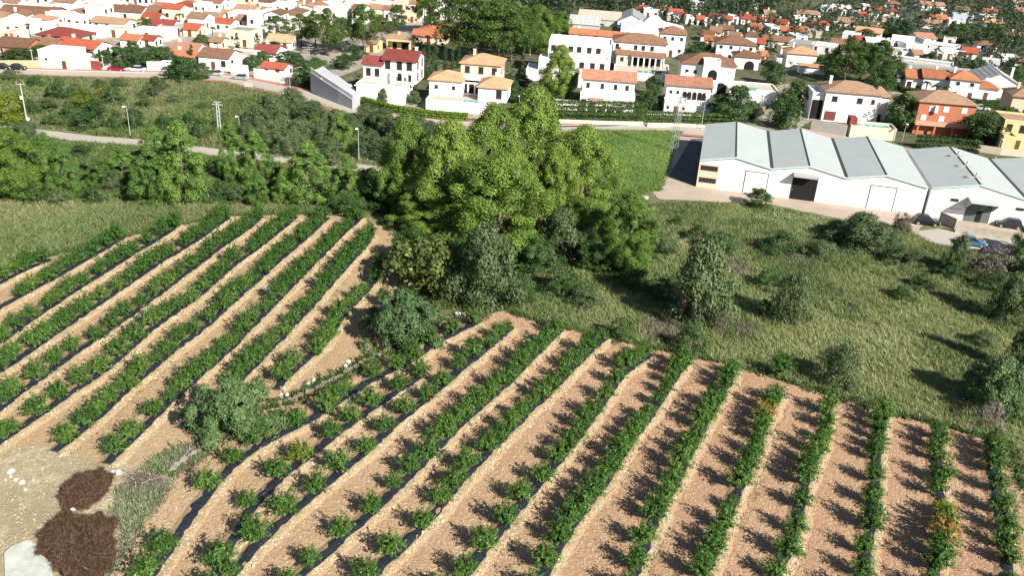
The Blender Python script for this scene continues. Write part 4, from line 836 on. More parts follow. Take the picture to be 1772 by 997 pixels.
s0=onfront(1506,330)[0];s1=onfront(1550,334)[0];door(wh,s0,s1,4.3,'white sliding door near the right end',MT['white'])
m=MB()
for a,b in((1258,1289),(1331,1368),(1416,1503),(1553,1592)):
    a_=onfront(a,330)[0];b_=onfront(b,345)[0];m.box(a_,b_,-.035,0,1.75,1.84)
m.obj('wall_line',MT['steel'],wh)
m=MB();e0=onfront(1242,310)[0]
m.box(0.02,e0,-.12,-.003,0.05,4.55);q=m.obj('office_front',MT['peachw'],wh);q['label']='peach coloured office front with two window bands'
for z in(1.05,3.35):
    k=MB();k.box(.35,e0-.25,-.16,-.123,z,z+.95,0)
    for i in range(5):k.box(.4+i*(e0-.7)/5,.4+(i+.82)*(e0-.7)/5,-.18,-.163,z+.08,z+.87,1)
    k.obj('window_band',[MT['brownframe'],MT['glass']],q)
# second warehouse
off2=onfront(1608,376)[0]-.2
def on2(px,py):return onfront(px,py)
s2=wl+.9;pk2=on2(1698,318)[0];pz=7.0 if 0 else 6.7;vl2=pk2+(pk2-s2)*1.02
prof2=[(0,5.1),(pk2-s2,pz),(vl2-s2,5.1),(vl2-s2+10,pz),(vl2-s2+20,5.1)]
O2=A0+wd*s2
wh2=warehouse(prof2,'warehouse','',O2,25.);tag(wh2,'second white warehouse at the right with a wide grey gable and canopied door','warehouse')
def L2(px,py):s,z=onfront(px,py);return s-s2,z
a,_=L2(1664,386);b,_=L2(1708,390);m=MB();m.box(a,b,-.05,0,.01,3.9);q=m.obj('door',plain('dark_green_door',(.10,.13,.125),.6,.15),wh2);q['label']='dark green door under the canopy'
m=MB();m.box((a+b)/2-.2,(a+b)/2+.7,-.08,-.053,.01,2.1);m.obj('wicket_door',MT['dark'],q)
m=MB();m.prism([(-2.6,4.0),(0,4.25),(0,4.4),(-2.6,4.15)],a-.2,b+.2);m.prism([(-2.6,4.0),(-.01,4.0),(-.01,2.2)],a-.2,a-.12);m.prism([(-2.6,4.0),(-.01,4.0),(-.01,2.2)],b+.12,b+.2);m.obj('canopy',MT['corr'],wh2)
for px,py in((1652,346),(1765,362),(1760,382)):
    s,z=L2(px,py);m=MB();m.box(s-.75,s+.75,-.06,0,z-.35,z+.35,0);m.box(s-.66,s+.66,-.075,-.062,z-.27,z+.27,1);m.obj('window',[MT['frame'],MT['glass']],wh2)
m=MB();m.box(0,a-.1,-.035,0,1.9,1.98);m.box(b+.1,vl2-s2+18,-.035,0,2.9,2.98);m.obj('wall_line',MT['steel'],wh2)
for k in(4,11,18):
    m=MB();x=pk2-s2;m.tube((x,k,pz+.1),(x,k,pz+.9),.12,.12,8);m.tube((x,k,pz+.9),(x,k,pz+1.05),.22,.2,8);m.box(x-1.4,x+1.0,k-.1,k+.1,pz-.02,pz+.3);m.obj('roof_vent',MT['steel'],wh2)
# yard wall
def wall_line(pts,h,th,mat,name,label,cat_='wall',z=0):
    P=[at(*p)[:2] for p in pts];m=MB()
    for i,(a,b) in enumerate(zip(P[:-1],P[1:])):
        d=(b-a)/np.linalg.norm(b-a);n=np.array([-d[1],d[0]])*th/2;a2=a-d*(.0 if i==0 else th*.4)
        m.add([(*(a2-n),z),(*(b-n),z),(*(b+n),z),(*(a2+n),z),(*(a2-n),z+h-.004*i),(*(b-n),z+h-.004*i),(*(b+n),z+h-.004*i),(*(a2+n),z+h-.004*i)],[(3,2,1,0),(4,5,6,7),(0,1,5,4),(1,2,6,5),(2,3,7,6),(3,0,4,7)])
    return tag(m.obj(name,mat),label,cat_)
blk=plain('block_wall',(.40,.36,.30),.95,.15,1.2)
wall_line([(1624,384),(1652,397)],1.9,.2,blk,'yard_wall','plain grey wall panel right of the parked dark minivan')
wall_line([(1652,402),(1706,410),(1752,417)],1.5,.2,blk,'yard_wall','long grey block wall below the second warehouse')
wall_line([(1120,345),(1083,338)],.35,1.6,MT['kerb'],'low_wall','short pale concrete kerb at the left end of warehouse yard')
P_=[at(*p)[:2] for p in [(538,160),(560,170),(585,180),(610,189)]];T_=[5.,4.2,3.3,2.2];m=MB();bk=np.array([1.5,7.5])
for k in range(3):
    a,b=P_[k],P_[k+1];za,zb=T_[k],T_[k+1];A2,B2=a+bk,b+bk*(.9 if k<2 else .6)
    m.add([(*a,0),(*b,0),(*B2,0),(*A2,0),(*a,za),(*b,zb),(*B2,zb),(*A2,za)],[(3,2,1,0),(4,5,6,7),(0,1,5,4),(1,2,6,5),(2,3,7,6),(3,0,4,7)])
r=empty('retaining_wall',(0,0,0));m.obj('wall',plain('shade_grey_wall',(.40,.41,.43),.9,.08,1),r)  # blue-grey of the wall's shaded face is put into its base colour
m=MB()
for k in range(3):
    a,b=P_[k],P_[k+1];za,zb=T_[k],T_[k+1];d_=np.array([.05,.3]);m.add([(*(a+d_),za+.01),(*(b+d_),zb+.01),(*(b+d_+[0,.25]),zb+.01),(*(a+d_+[0,.25]),za+.01),(*(a+d_),za+1),(*(b+d_),zb+1),(*(b+d_+[0,.25]),zb+1),(*(a+d_+[0,.25]),za+1)],[(3,2,1,0),(4,5,6,7),(0,1,5,4),(1,2,6,5),(2,3,7,6),(3,0,4,7)])
m.obj('parapet',MT['white'],r);tag(r,'tall shade-grey retaining wall with white parapet and ramp below the villa with maroon roofs','retaining wall')
wall_line([(620,188),(700,197)],.4,.3,MT['stone'],'low_wall','low pale wall behind the curving bright hedge')
wall_line([(966,213),(1050,216),(1112,217)],.9,.3,MT['cream'],'garden_wall','pale wall under the tall trimmed hedge')
wall_line([(1120,219),(1180,220),(1244,224)],.9,.3,MT['cream'],'garden_wall','pale roadside wall under the lower trimmed hedge')
wall_line([(1690,262),(1730,268),(1772,272)],1.6,.25,MT['stone'],'garden_wall','pale stone wall behind the second warehouse at right')
wall_line([(1550,120),(1640,130),(1700,122),(1772,118)],1.5,.3,MT['cream'],'garden_wall','long cream wall at upper right beyond the gardens') if 0 else None
wall_line([(0,118),(71,118)],2.0,.3,plain('ochre_wall',(.46,.36,.22),.9,.1),'garden_wall','ochre garden wall at the left end of the street')
wall_line([(160,119),(205,119)],2.1,.3,MT['greyw'],'garden_wall','grey wall right of the pale pink house')
wall_line([(255,122),(282,122)],2.4,.3,MT['greyw'],'garden_wall','grey corner wall before the white town terrace')
wall_line([(282,122),(300,122)],2.6,.3,MT['white'],'garden_wall','short white wall right of the grey corner wall')
wall_line([(400,128),(430,132)],2.8,.3,MT['white'],'garden_wall','white garden wall below the two-storey white house')
wall_line([(440,134),(492,144)],2.4,.3,MT['white'],'garden_wall','white wall in front of the small red-roofed pool house')
# ---------------------------------------------------------------- poles and lamps
def street_lamp(bx,by,ty,label,arm=1):
    g=at(bx,by);h=hgt(bx,by,ty);r=empty('street_lamp',g,0);m=MB();m.tube((0,0,-.1),(0,0,h-.1),.07,.045,8);m.tube((0,0,0),(0,0,.5),.13,.13,8);m.obj('pole',MT['pole'],r)
    m=MB();m.tube((0,0,h-.12),(-.15*arm,-.55,h+.02),.05,.05,6);m.obj('arm',MT['pole'],r);m=MB();m.box(-.15*arm-.2,-.15*arm+.2,-1.15,-.5,h,h+.16);q=m.obj('lamp_head',MT['frame'],r)
    m=MB();m.box(-.15*arm-.13,-.15*arm+.13,-1.05,-.6,h-.04,h-.003);m.obj('lamp_glass',MT['lampglass'],q);return tag(r,label,'street lamp','street lamps along the roads')
for a in [(226,237,183,'white street lamp beside the lane, left of the middle of the field'),(415,228,200,'white street lamp beside the lane right of the twin-post pylon'),(621,277,221,'tall white street lamp beside the lane left of the central pines'),(618,188,146,'street lamp beside the grey retaining wall end and hedge'),(560,167,135,'street lamp before the tall grey retaining wall'),(502,152,126,'street lamp left of the tall grey retaining wall'),(1050,209,174,'street lamp in front of the tall trimmed hedge'),(1213,224,163,'street lamp before the arched white villa'),(917,95,52,'lamp pole beside the pine above the white villa'),(1380,224,193,'slanting lamp pole behind the warehouse left of white house'),(1560,248,214,'white lamp pole behind the warehouse beside a grey slab'),(1722,276,240,'lamp pole behind the second warehouse'),(897,200,165,'lamp beside the street right of the peach-roofed villa') ,(1640,158,134,'lamp before the long red-roofed house'),(1374,334,314,'x')][:14]:
    street_lamp(*a)
g=at(50,216);h=hgt(50,216,206);r=empty('globe_lamp',g);MB().tube((0,0,-.1),(0,0,h-.2),.07,.05,8).obj('pole',MT['pole'],r)
m=bpy.data.meshes.new('globe');b=bmesh.new();bmesh.ops.create_uvsphere(b,u_segments=12,v_segments=8,radius=.32);b.to_mesh(m);b.free();m.materials.append(MT['lampglass']);mobj('globe',m,r,(0,0,h));tag(r,'small lamp with white globe at the foot of the leftmost utility pole','street lamp')
def lattice(bx,by,ty,label,wb=.9,wt=.35,arms=((.96,1.6),(.88,1.2)),mat='steel'):
    g=at(bx,by);h=hgt(bx,by,ty);r=empty('lattice_pylon',g,.3);m=MB();n=int(h/1.1)
    c=lambda t,i:np.array([(wb+(wt-wb)*t)/2*(1 if i in(0,1) else -1),(wb+(wt-wb)*t)/2*(1 if i in(1,2) else -1),h*t])
    for i in range(4):m.tube(c(0,i),c(1,i),.065,.05,4)
    for k in range(n):
        for i in range(4):
            a,b=(k/n,(k+1)/n);m.tube(c(a,i),c(b,(i+1)%4),.03,.03,3)
            if k%2==0:m.tube(c(b,i),c(b,(i+1)%4),.03,.03,3)
    m.obj('lattice_mast',MT[mat],r)
    for t,L in arms:
        m=MB();m.tube((-L,0,h*t),(L,0,h*t),.06,.06,4);q=m.obj('crossarm',MT[mat],r)
        for s in(-1,0,1):
            k=MB();k.tube((s*L*.9,0,h*t+.05),(s*L*.9,0,h*t+.35),.07,.05,6);k.obj('insulator',MT['brownframe'],q)
    return tag(r,label,'pylon','lattice pylons')
lattice(1165,264,165,'tall steel lattice pylon at the left corner of warehouse yard',1.3,.5)
lattice(1311,214,163,'steel lattice pylon standing behind the warehouse roof',1.1,.45)
lattice(535,119,80,'grey lattice pylon in front of the dark town pines',.9,.4)
g=at(380,226);h=hgt(380,226,176);r=empty('utility_pole',g)
for s in(-.28,.28):MB().tube((s,0,-.1),(s*.75,0,h),.13,.10,8).obj('post',MT['pole'],r)
m=MB();
for k in range(1,6):m.box(-.25,.25,-.05,.05,h*k/6,h*k/6+.1)
m.obj('rungs',MT['pole'],r);m=MB();m.box(-1.1,1.1,-.06,.06,h-.6,h-.45);m.box(-.8,.8,-.06,.06,h-.1,h+.05);m.obj('crossarm',MT['pole'],r);tag(r,'twin-post utility pole on the field right of middle','utility pole')
g=at(48,216);h=hgt(48,216,143);r=empty('utility_pole',g);MB().tube((0,0,-.1),(0,0,h),.15,.1,8).obj('post',MT['pole'],r)
m=MB();m.box(-.9,.9,-.06,.06,h-.3,h-.18);m.tube((-.8,0,h-.2),(-.55,0,h+.5),.04,.04,5);m.tube((.8,0,h-.2),(.55,0,h+.5),.04,.04,5);m.obj('crossarm',MT['pole'],r);m=MB();m.box(-.4,-.05,-.3,.0,h*.62,h*.62+.6);m.obj('junction_box',MT['frame'],r);tag(r,'tall pale utility pole at the far left of the field','utility pole')
for i,(x,y,t,l) in enumerate([(59,118,84,'thin wooden pole left of the pale pink house'),(180,122,94,'thin grey pole between garden trees and street')]):
    g=at(x,y);h=hgt(x,y,t);r=empty('utility_pole',g);MB().tube((0,0,-.1),(0,0,h),.12,.08,6).obj('post',MT['pole'],r);m=MB();m.box(-.5,.5,-.04,.04,h-.4,h-.3);m.obj('crossarm',MT['pole'],r);tag(r,l,'utility pole')
def cable(a,b,z0,z1,sag,label):
    m=MB();A_=np.array([*a,z0]);B_=np.array([*b,z1]);n=14;P=[A_+(B_-A_)*t-np.array([0,0,sag*4*t*(1-t)]) for t in np.linspace(0,1,n)]
    for p,q in zip(P[:-1],P[1:]):m.tube(p,q,.018,.018,4)
    tag(m.obj('power_cable',MT['gutter']),label,'cable')
PA,PB=at(1165,264)[:2],at(1311,214)[:2];cable(PA,PB,hgt(1165,264,165)*.95,hgt(1311,214,163)*.95,1.2,'thin power cable between the two lattice pylons beside the warehouse')
# road sign at the street bend
g=at(431,160);h=hgt(431,160,142);r=empty('road_sign',g);m=MB();m.tube((-.7,0,0),(-.7,0,h),.05,.05,6);m.tube((.7,0,0),(.7,0,h),.05,.05,6);m.obj('post',MT['steel'],r);m=MB();m.box(-1,1,-.1,-.06,h-1.1,h);m.obj('panel',MT['greyw'],r);tag(r,'grey panel sign on two posts at the street bend','sign')
# ---------------------------------------------------------------- cars
def car(px,py,rz,col,label,suv=False,long=1.):
    g=at(px,py);r=empty('parked_car',g,rz);L=4.3*long;W=1.78;h1=.98 if suv else .88;h2=1.68 if suv else 1.45
    pm=plain('car_paint',col,.28,.04,2,.2)
    m=MB();m.prism([(-L/2,.32),(-L/2+.05,.62),(-L/2+.15,h1-.08),(-L/2+1.15,h1),(L/2-.25,h1+.02),(L/2-.02,h1-.2),(L/2,.35),(L/2-.12,.24),(-L/2+.12,.24)],-W/2,W/2)
    o=m.obj('body',pm,r);b=o.modifiers.new('b','BEVEL');b.width=.09;b.segments=2
    m=MB();a0,a1=(-L/2+1.05,L/2-.22 if suv else L/2-.7);pr=[(a0,h1-.03),(a0+.75,h2-.06),(a0+1.0,h2),(a1-.55,h2),(a1-.3,h2-.1),(a1,h1-.03)];w0=W/2-.06;w1=W/2-.26
    vs=[(s*(w0 if z<h1 else w1),y,z) for s in(-1,1) for y,z in pr];n=len(pr);m.add(vs,[tuple(range(n))[::-1],tuple(range(n,2*n))]+[(i,(i+1)%n,n+(i+1)%n,n+i) for i in range(n)])
    m.obj('windows',MT['glass'],r)
    m=MB();m.box(-w1,w1,a0+.95,a1-.5,h2-.015,h2+.035);o=m.obj('roof',pm,r)
    for sx_ in(-1,1):
        for sy in(-L/2+.8,L/2-.8):
            m=MB();m.tube((sx_*(W/2-.2),sy,.33),(sx_*(W/2+.02),sy,.33),.33,.33,14);t=m.obj('wheel',plain('tyre',(.02,.02,.02),.8),r);k=MB();k.tube((sx_*(W/2+.021),sy,.33),(sx_*(W/2+.03),sy,.33),.2,.2,10);k.obj('rim',MT['steel'],t)
        m=MB();m.box(sx_*.62-.2,sx_*.62+.2,-L/2-.005,-L/2+.12,.58,.74);m.obj('headlight',MT['lampglass'],r)
        m=MB();m.box(sx_*.7-.12,sx_*.7+.12,L/2-.1,L/2+.012,.62,.85);m.obj('tail_light',MT['fruit'],r)
    return tag(r,label,'car','parked cars')
H90=math.pi/2
car(1601,388,H90-.2,(.02,.02,.022),'dark minivan parked by the corner of the two warehouses',True);car(1744,393,-H90-.25,(.03,.035,.045),'dark grey SUV parked before the second warehouse',True)
car(1680,424,H90-.2,(.06,.16,.27),'blue hatchback on the road below the yard wall');car(1722,442,H90-.2,(.02,.025,.05),'dark blue saloon low behind the thicket, right of the blue hatchback')
car(5,119,H90,(.02,.02,.025),'dark car at the far left end of the street');car(31,120,H90,(.025,.025,.03),'dark car second from the left on the street');car(203,122,H90,(.30,.01,.03),'dark red car parked on the street')
car(236,123,-H90,(.75,.75,.75),'white car parked right of the red one',False,1.1);car(372,130,-H90-.1,(.5,.52,.54),'silver car before the two-storey white house');car(416,137,-H90-.15,(.38,.39,.4),'grey car at the street bend')
car(1697,190,H90-.2,(.6,.6,.6),'white car parked beside the hedge at upper right');
car(1702,140,.3,(.3,.3,.3),'grey car parked at upper right below the cream wall',False) if 0 else None
# ---------------------------------------------------------------- houses
hrng=random.Random(4242)
WIN={}
def winmesh(w,h,kind):
    k=(w,h,kind)
    if k not in WIN:
        m=MB();f=.09
        if kind=='door':m.box(-w/2,w/2,-.05,0,0,h,0)
        else:
            m.box(-w/2,-w/2+f,-.07,0,-h/2,h/2,0);m.box(w/2-f,w/2,-.07,0,-h/2,h/2,0);m.box(-w/2+f,w/2-f,-.07,0,h/2-f,h/2,0);m.box(-w/2-.06,w/2+.06,-.12,0,-h/2-.06,-h/2+f,0)
            m.box(-w/2+f,w/2-f,-.03,0,-h/2+f,h/2-f,1)
            if kind=='barred':
                for i in range(1,4):m.box(-w/2+i*w/4-.02,-w/2+i*w/4+.02,-.1,-.075,-h/2,h/2,0)
        mats={'door':[MT['brownframe'],MT['glass']],'white':[MT['frame'],MT['glass']],'brown':[MT['brownframe'],MT['glass']],'barred':[MT['brownframe'],MT['glass']]}[kind]
        WIN[k]=m.mesh('window' if kind!='door' else 'door',mats)
    return WIN[k]
def arch_mesh(w,h,d=.06,mat='dark'):
    m=MB();n=10;pts=[(-w/2,0),(w/2,0)]+[(w/2*math.cos(math.pi*i/n),h-w/2+w/2*math.sin(math.pi*i/n)) for i in range(n+1)]
    k=len(pts);m.add([(x,-d,z) for x,z in pts]+[(x,0,z) for x,z in pts],[tuple(range(k)),tuple(range(k,2*k))[::-1]]+[(i,k+i,k+(i+1)%k,(i+1)%k) for i in range(k)]);return m.mesh('archway',MT[mat])
def volume(root,x0,x1,y0,y1,z0,h,wall,roof,rmat,wins=None,over=.4,rise=None,ridge='x',name='wall',floors=None,side=True,seed=0):
    """one rectangular volume in the house's own frame; front faces -y"""
    r=random.Random(seed);m=MB();m.box(x0,x1,y0,y1,z0-.0,h)
    if roof=='flat':
        m2=MB();p=.45
        m2.box(x0-.04,x1+.04,y0-.04,y0+.2,h+.004,h+p);m2.box(x0-.04,x1+.04,y1-.2,y1+.04,h+.004,h+p);m2.box(x0-.04,x0+.2,y0+.2,y1-.2,h+.004,h+p);m2.box(x1-.2,x1+.04,y0+.2,y1-.2,h+.004,h+p)
        m.obj(name,wall,root);m2.obj('parapet',wall,root)
        t=MB();t.box(x0+.2,x1-.2,y0+.2,y1-.2,h+.003,h+.05);t.obj('roof',rmat,root)
    else:
        W=(y1-y0) if ridge=='x' else (x1-x0);rs=rise if rise is not None else W*.5*.36
        X0,X1,Y0,Y1=x0-over,x1+over,y0-over,y1+over;e=h-over*.36+.02;tk=.16;a=MB()
        if ridge=='x':
            ym=(y0+y1)/2;zr=h+rs
            if roof=='hip':
                k=min((Y1-Y0)/2,(X1-X0)/2-.3);A=[(X0,Y0,e),(X1,Y0,e),(X1,Y1,e),(X0,Y1,e),(X0+k,ym,zr),(X1-k,ym,zr)];F=[(0,1,5,4),(1,2,5),(2,3,4,5),(3,0,4)]
            else:A=[(X0,Y0,e),(X1,Y0,e),(X1,Y1,e),(X0,Y1,e),(X0,ym,zr),(X1,ym,zr)];F=[(0,1,5,4),(2,3,4,5)];m.add([(x0,y0,h),(x0,y1,h),(x0,ym,zr-.12),(x1,y0,h),(x1,y1,h),(x1,ym,zr-.12)],[(0,2,1),(3,4,5)])
        else:
            xm=(x0+x1)/2;zr=h+rs
            if roof=='hip':
                k=min((X1-X0)/2,(Y1-Y0)/2-.3);A=[(X0,Y0,e),(X1,Y0,e),(X1,Y1,e),(X0,Y1,e),(xm,Y0+k,zr),(xm,Y1-k,zr)];F=[(0,1,4),(1,2,5,4),(2,3,5),(3,0,4,5)]
            else:A=[(X0,Y0,e),(X1,Y0,e),(X1,Y1,e),(X0,Y1,e),(xm,Y0,zr),(xm,Y1,zr)];F=[(1,2,5,4),(3,0,4,5)];m.add([(x0,y0,h),(x1,y0,h),(xm,y0,zr-.12),(x0,y1,h),(x1,y1,h),(xm,y1,zr-.12)],[(0,1,2),(3,5,4)])
        m.obj(name,wall,root)
        n=len(A);B=[(x,y,z+tk) for x,y,z in A];E=[(0,1),(1,2),(2,3),(3,0)]
        if roof=='gable':E=[(0,1),(2,3)]+([(1,5),(5,2),(3,4),(4,0)] if ridge=='x' else [(1,2),(3,0)]+[(0,4),(4,1),(2,5),(5,3)])
        if roof=='gable' and ridge!='x':E=[(1,2),(3,0),(0,4),(4,1),(2,5),(5,3)]
        a.add(A+B,[tuple(i+n for i in f) for f in F]+[tuple(f[::-1]) for f in F]+[(i,j,j+n,i+n) for i,j in E]);ro=a.obj('roof',rmat,root)
        if r.random()<.55:
            c=MB();cx=r.uniform(x0+.8,x1-.8);cy=(y0+y1)/2+.5;c.box(cx-.3,cx+.3,cy-.3,cy+.3,h+rs*.3,h+rs+.75);c.box(cx-.38,cx+.38,cy-.38,cy+.38,h+rs+.75,h+rs+.87);c.obj('chimney',wall,ro)
    if wins:
        nw,kind,ww,wh=wins;fl=floors or max(1,int((h-z0)/2.7))
        for f in range(fl):
            zc=z0+(h-z0)*(f+.55)/fl
            for i in range(nw):
                x=x0+(x1-x0)*(i+.5)/nw+r.uniform(-.25,.25)
                if f==0 and i==nw//2 and z0<.1 and kind!='barred':o=mobj('door',winmesh(1.1,2.1,'door'),root,(x,y0-.004,.03))
                elif r.random()<.85:mobj('window',winmesh(ww,wh,kind),root,(x,y0-.004,zc))
            if side:
                for i in range(2):
                    if r.random()<.7:mobj('window',winmesh(ww,wh,kind),root,(x1+.004,y0+(y1-y0)*(i+.5)/2,zc),math.pi/2)
def chimney(root,x,y,z0,z1,mat,w=.5):
    c=MB();c.box(x-w/2,x+w/2,y-w/2,y+w/2,z0,z1);c.box(x-w*.65,x+w*.65,y-w*.65,y+w*.65,z1,z1+.12);c.obj('chimney',mat,root)
FOOT=[]   # footprints (x,y,r)
def px_house(x0,x1,yb,yt,roof,rm,wm,dep=8.,yaw=-.06,label='',name='house',wins='auto',ridge='x',group=None,floors=None,over=.4,rise=None,cat_='house'):
    g0=at(x0,yb-(x1-x0)*.031);xm=(x0+x1)/2;g=at(xm,yb);d=depth(g);w=(x1-x0)/FPX*d/max(.5,math.cos(yaw));h=max(2.2,hgt(xm,yb,yt))
    r=empty(name,(g[0],g[1],0),yaw)
    if wins=='auto':wins=(max(1,int(w/3.2)),hrng.choice(['white','brown','brown']),1.0,1.2)
    volume(r,-w/2,w/2,0,dep,0,h,MT[wm],roof,MT[rm],wins,ridge=ridge,seed=hrng.randrange(10**6),floors=floors,over=over,rise=rise)
    c,s=math.cos(yaw),math.sin(yaw);FOOT.append((g[0]-s*dep/2,g[1]+c*dep/2,max(w,dep)*.5+1))
    tag(r,label,cat_,group);return r,w,h
HWORD={'white':'white','cream':'cream','peachw':'peach','pinkw':'pale pink','salmonw':'salmon','yelloww':'yellow','greyw':'grey','brickw':'terracotta','greenw':'green','bluew':'pale blue'}
RWORD={'red':'red','brown':'brown','tan':'tan','orange':'orange','peach':'peach','maroon':'maroon','salmon':'salmon','greyr':'grey','whiter':'white','terr':'tan'}
AUTO=[]
def A(x0,x1,yb,yt,roof,rm,wm='white',dep=8,yaw=None,**k):
    yaw=hrng.uniform(-.22,.1) if yaw is None else yaw
    r,w,h=px_house(x0,x1,yb,yt,roof,rm,wm,dep,yaw,**k);AUTO.append((r,wm,rm,roof,'town_house' ));return r
# --- left town, traced
for t in [(0,94,38,30,'gable','brown','salmonw',11),(-14,44,58,38,'flat','whiter'),(-10,48,95,80,'gable','brown','brickw',9),(48,95,93,77,'gable','brown','brickw',7),(61,135,75,65,'hip','maroon','greenw',9),(0,27,71,60,'flat','terr','cream',6),
 (120,166,97,85,'gable','red'),(96,120,92,83,'gable','red'),(152,246,34,18,'gable','brown','white',8),(157,218,52,43,'gable','tan','white',7),(178,215,64,51,'flat','terr','cream',6),(61,178,61,49,'flat','whiter','white',6),(223,287,69,57,'flat','whiter'),(244,268,82,73,'gable','red','white',5),(208,240,82,76,'gable','orange','white',6),(274,320,60,48,'flat','greyr','greyw',8),(317,343,63,51,'gable','red','peachw',7),(297,343,100,88,'gable','salmon','white',7),(290,342,111,104,'gable','orange','white',5),
 (391,437,80,54,'flat','greyr','cream',8),(406,446,48,35,'gable','tan','cream',7),(363,384,85,75,'gable','tan','cream',5),(440,477,104,97,'gable','maroon'),(462,505,85,77,'gable','peach'),(440,458,58,47,'flat','whiter'),(633,652,90,74,'gable','tan','yelloww',6),(713,772,75,64,'gable','orange','peachw',8),(727,778,66,50,'hip','orange','white',7),(180,212,30,17,'gable','red','white',7),(255,290,36,20,'gable','brown','cream',8),(300,330,30,16,'gable','red','peachw',7),(325,350,46,30,'gable','tan','white',7),(350,384,44,30,'gable','tan','white',7),(382,404,38,26,'gable','orange','cream',7),(404,438,30,17,'gable','tan','salmonw',8),(222,250,46,33,'flat','whiter','yelloww',6),(248,276,44,30,'gable','red','white',6),(262,300,56,44,'gable','maroon','white',7)]:A(*t)
r=A(69,128,119,90,'flat','whiter','pinkw',7,-.05,wins=(2,'white',.9,.8));tag(r,'tall plain pale pink house with flat roof at the left street','house')
r=A(127,169,120,103,'flat','whiter','pinkw',6,-.05,wins=None);m=MB();m.box(1.6,4.2,-.06,0,.02,2.4);m.obj('garage_door',MT['maroon'],r);AUTO.pop();tag(r,'low cream extension with maroon garage door beside the pale pink house','house');AUTO.pop()
r=A(344,398,121,98,'gable','brown','white',8,-.12,wins=(3,'brown',1.2,1.5));AUTO.pop();tag(r,'white two-storey house with brown tiled roof above the street bend','house')
r=A(385,432,116,97,'flat','terr','white',8,-.12,wins=(3,'brown',1.2,1.3));AUTO.pop();tag(r,'white flat-roofed house with terrace right of the street bend','house')
r=A(451,493,132,120,'gable','red','white',5,-.2,wins=(2,'brown',.9,1));AUTO.pop();tag(r,'small white house with bright red roof beside the street','house')
r=A(670,712,86,72,'gable','tan','yelloww',8,.0,wins=None);AUTO.pop();tag(r,'bright yellow house with arched porch behind the maroon-roofed villa','house')
mobj('archway',arch_mesh(2.2,2.6),r,(1.8,-.004,.02));mobj('archway',arch_mesh(1.3,2.3),r,(-1.4,-.004,.02))
m=MB();m.box(-3.6,3.9,-2.6,-.2,2.95,3.1);m.box(-3.5,-3.2,-2.5,-2.2,0,2.94);m.box(3.5,3.8,-2.5,-2.2,0,2.94);m.obj('porch',MT['yelloww'],r)
# industrial sheds
def shed(x0,x1,yb,yt,roof,rm,wm,dep,yaw,label,rise=None,ridge='x'):
    r,w,h=px_house(x0,x1,yb,yt,roof,rm,wm,dep,yaw,label,'shed',None,ridge,over=.3,rise=rise,cat_='shed');return r,w,h
shed(984,1036,56,42,'gable','greyr','greyw',16,-.1,'grey industrial shed with plain roof behind the red roof strip',2.)
r,w,h=shed(1000,1072,44,33,'gable','terr','greyw',18,-.1,'long beige-roofed industrial shed behind the grey one',2.)
r,w,h=shed(1068,1116,50,38,'gable','greyr','bluew',20,-.1,'pale blue gabled industrial shed with window band',2.6,'y');m=MB();m.box(-w/2+1,w/2-1,-.06,0,h-1.6,h-.5);m.obj('window_band',MT['glass'],r)
r,w,h=shed(1074,1184,72,58,'hip','whiter','white',24,-.1,'big white low-roofed hall behind the brown-roofed villas',3.2);m=MB();m.add([(-3.5,9,h+2.6),(3.5,9,h+2.6),(3.5,15,h+2.6),(-3.5,15,h+2.6),(-1.2,11,h+4.6),(1.2,11,h+4.6),(1.2,13,h+4.6),(-1.2,13,h+4.6)],[(3,2,1,0),(4,5,6,7),(0,1,5,4),(1,2,6,5),(2,3,7,6),(3,0,4,7)]);m.obj('skylight',MT['bluew'],r)
shed(1558,1678,148,127,'flat','greyr','greyw',13,-.3,'long grey terrace building with flat roof above the red roofs');
r,w,h=shed(1688,1757,168,146,'gable','greyr','white',16,-.25,'white gabled warehouse at upper right behind the red-roofed house',3.,'y')
A(985,1076,72,64,'gable','orange','white',7,-.12,wins=(7,'brown',.9,1));
# --- villas with several volumes
def villa(px,py,yaw,name,label,vols,wm='white',cat_='villa'):
    """vols: px x0,x1, y base, y top, y offset (m, + away), depth, roof, rmat, wins, z0 px(optional)"""
    g=at(px,py);r=empty(name,(g[0],g[1],0),yaw);d=depth(g);k=d/FPX;c=math.cos(yaw);vd=math.cos(math.atan2(HC,math.hypot(g[0],g[1])))
    for i,v in enumerate(vols):
        x0,x1,zt,y0,dep,roof,rm,wn=v[:8];z0=v[8] if len(v)>8 else 0;w_=MT[v[9]] if len(v)>9 else MT[wm];rg=v[10] if len(v)>10 else 'x'
        volume(r,(x0-px)*k/c,(x1-px)*k/c,y0,y0+dep,z0,zt,w_,roof,MT[rm],wn,ridge=rg,seed=hrng.randrange(10**6),over=.5)
    FOOT.append((g[0],g[1]+6,14));tag(r,label,cat_);return r,k/c
def posts(r,xs,y,z0,z1,mat,w=.35,beam=True,name='porch'):
    m=MB()
    for x in xs:m.box(x-w/2,x+w/2,y,y+w,z0,z1-.004)
    if beam:m.box(min(xs)-w,max(xs)+w,y-.1,y+w+.1,z1,z1+.3)
    m.obj(name,mat,r)
def balus(r,x0,x1,y,z,mat,name='balustrade'):
    m=MB();m.box(x0,x1,y-.1,y+.1,z+.8,z+.95);n=max(2,int((x1-x0)/.45))
    for i in range(n+1):x=x0+.1+(x1-x0-.2)*i/n;m.box(x-.07,x+.07,y-.07,y+.07,z,z+.797)
    m.obj(name,mat,r)
B='brown'
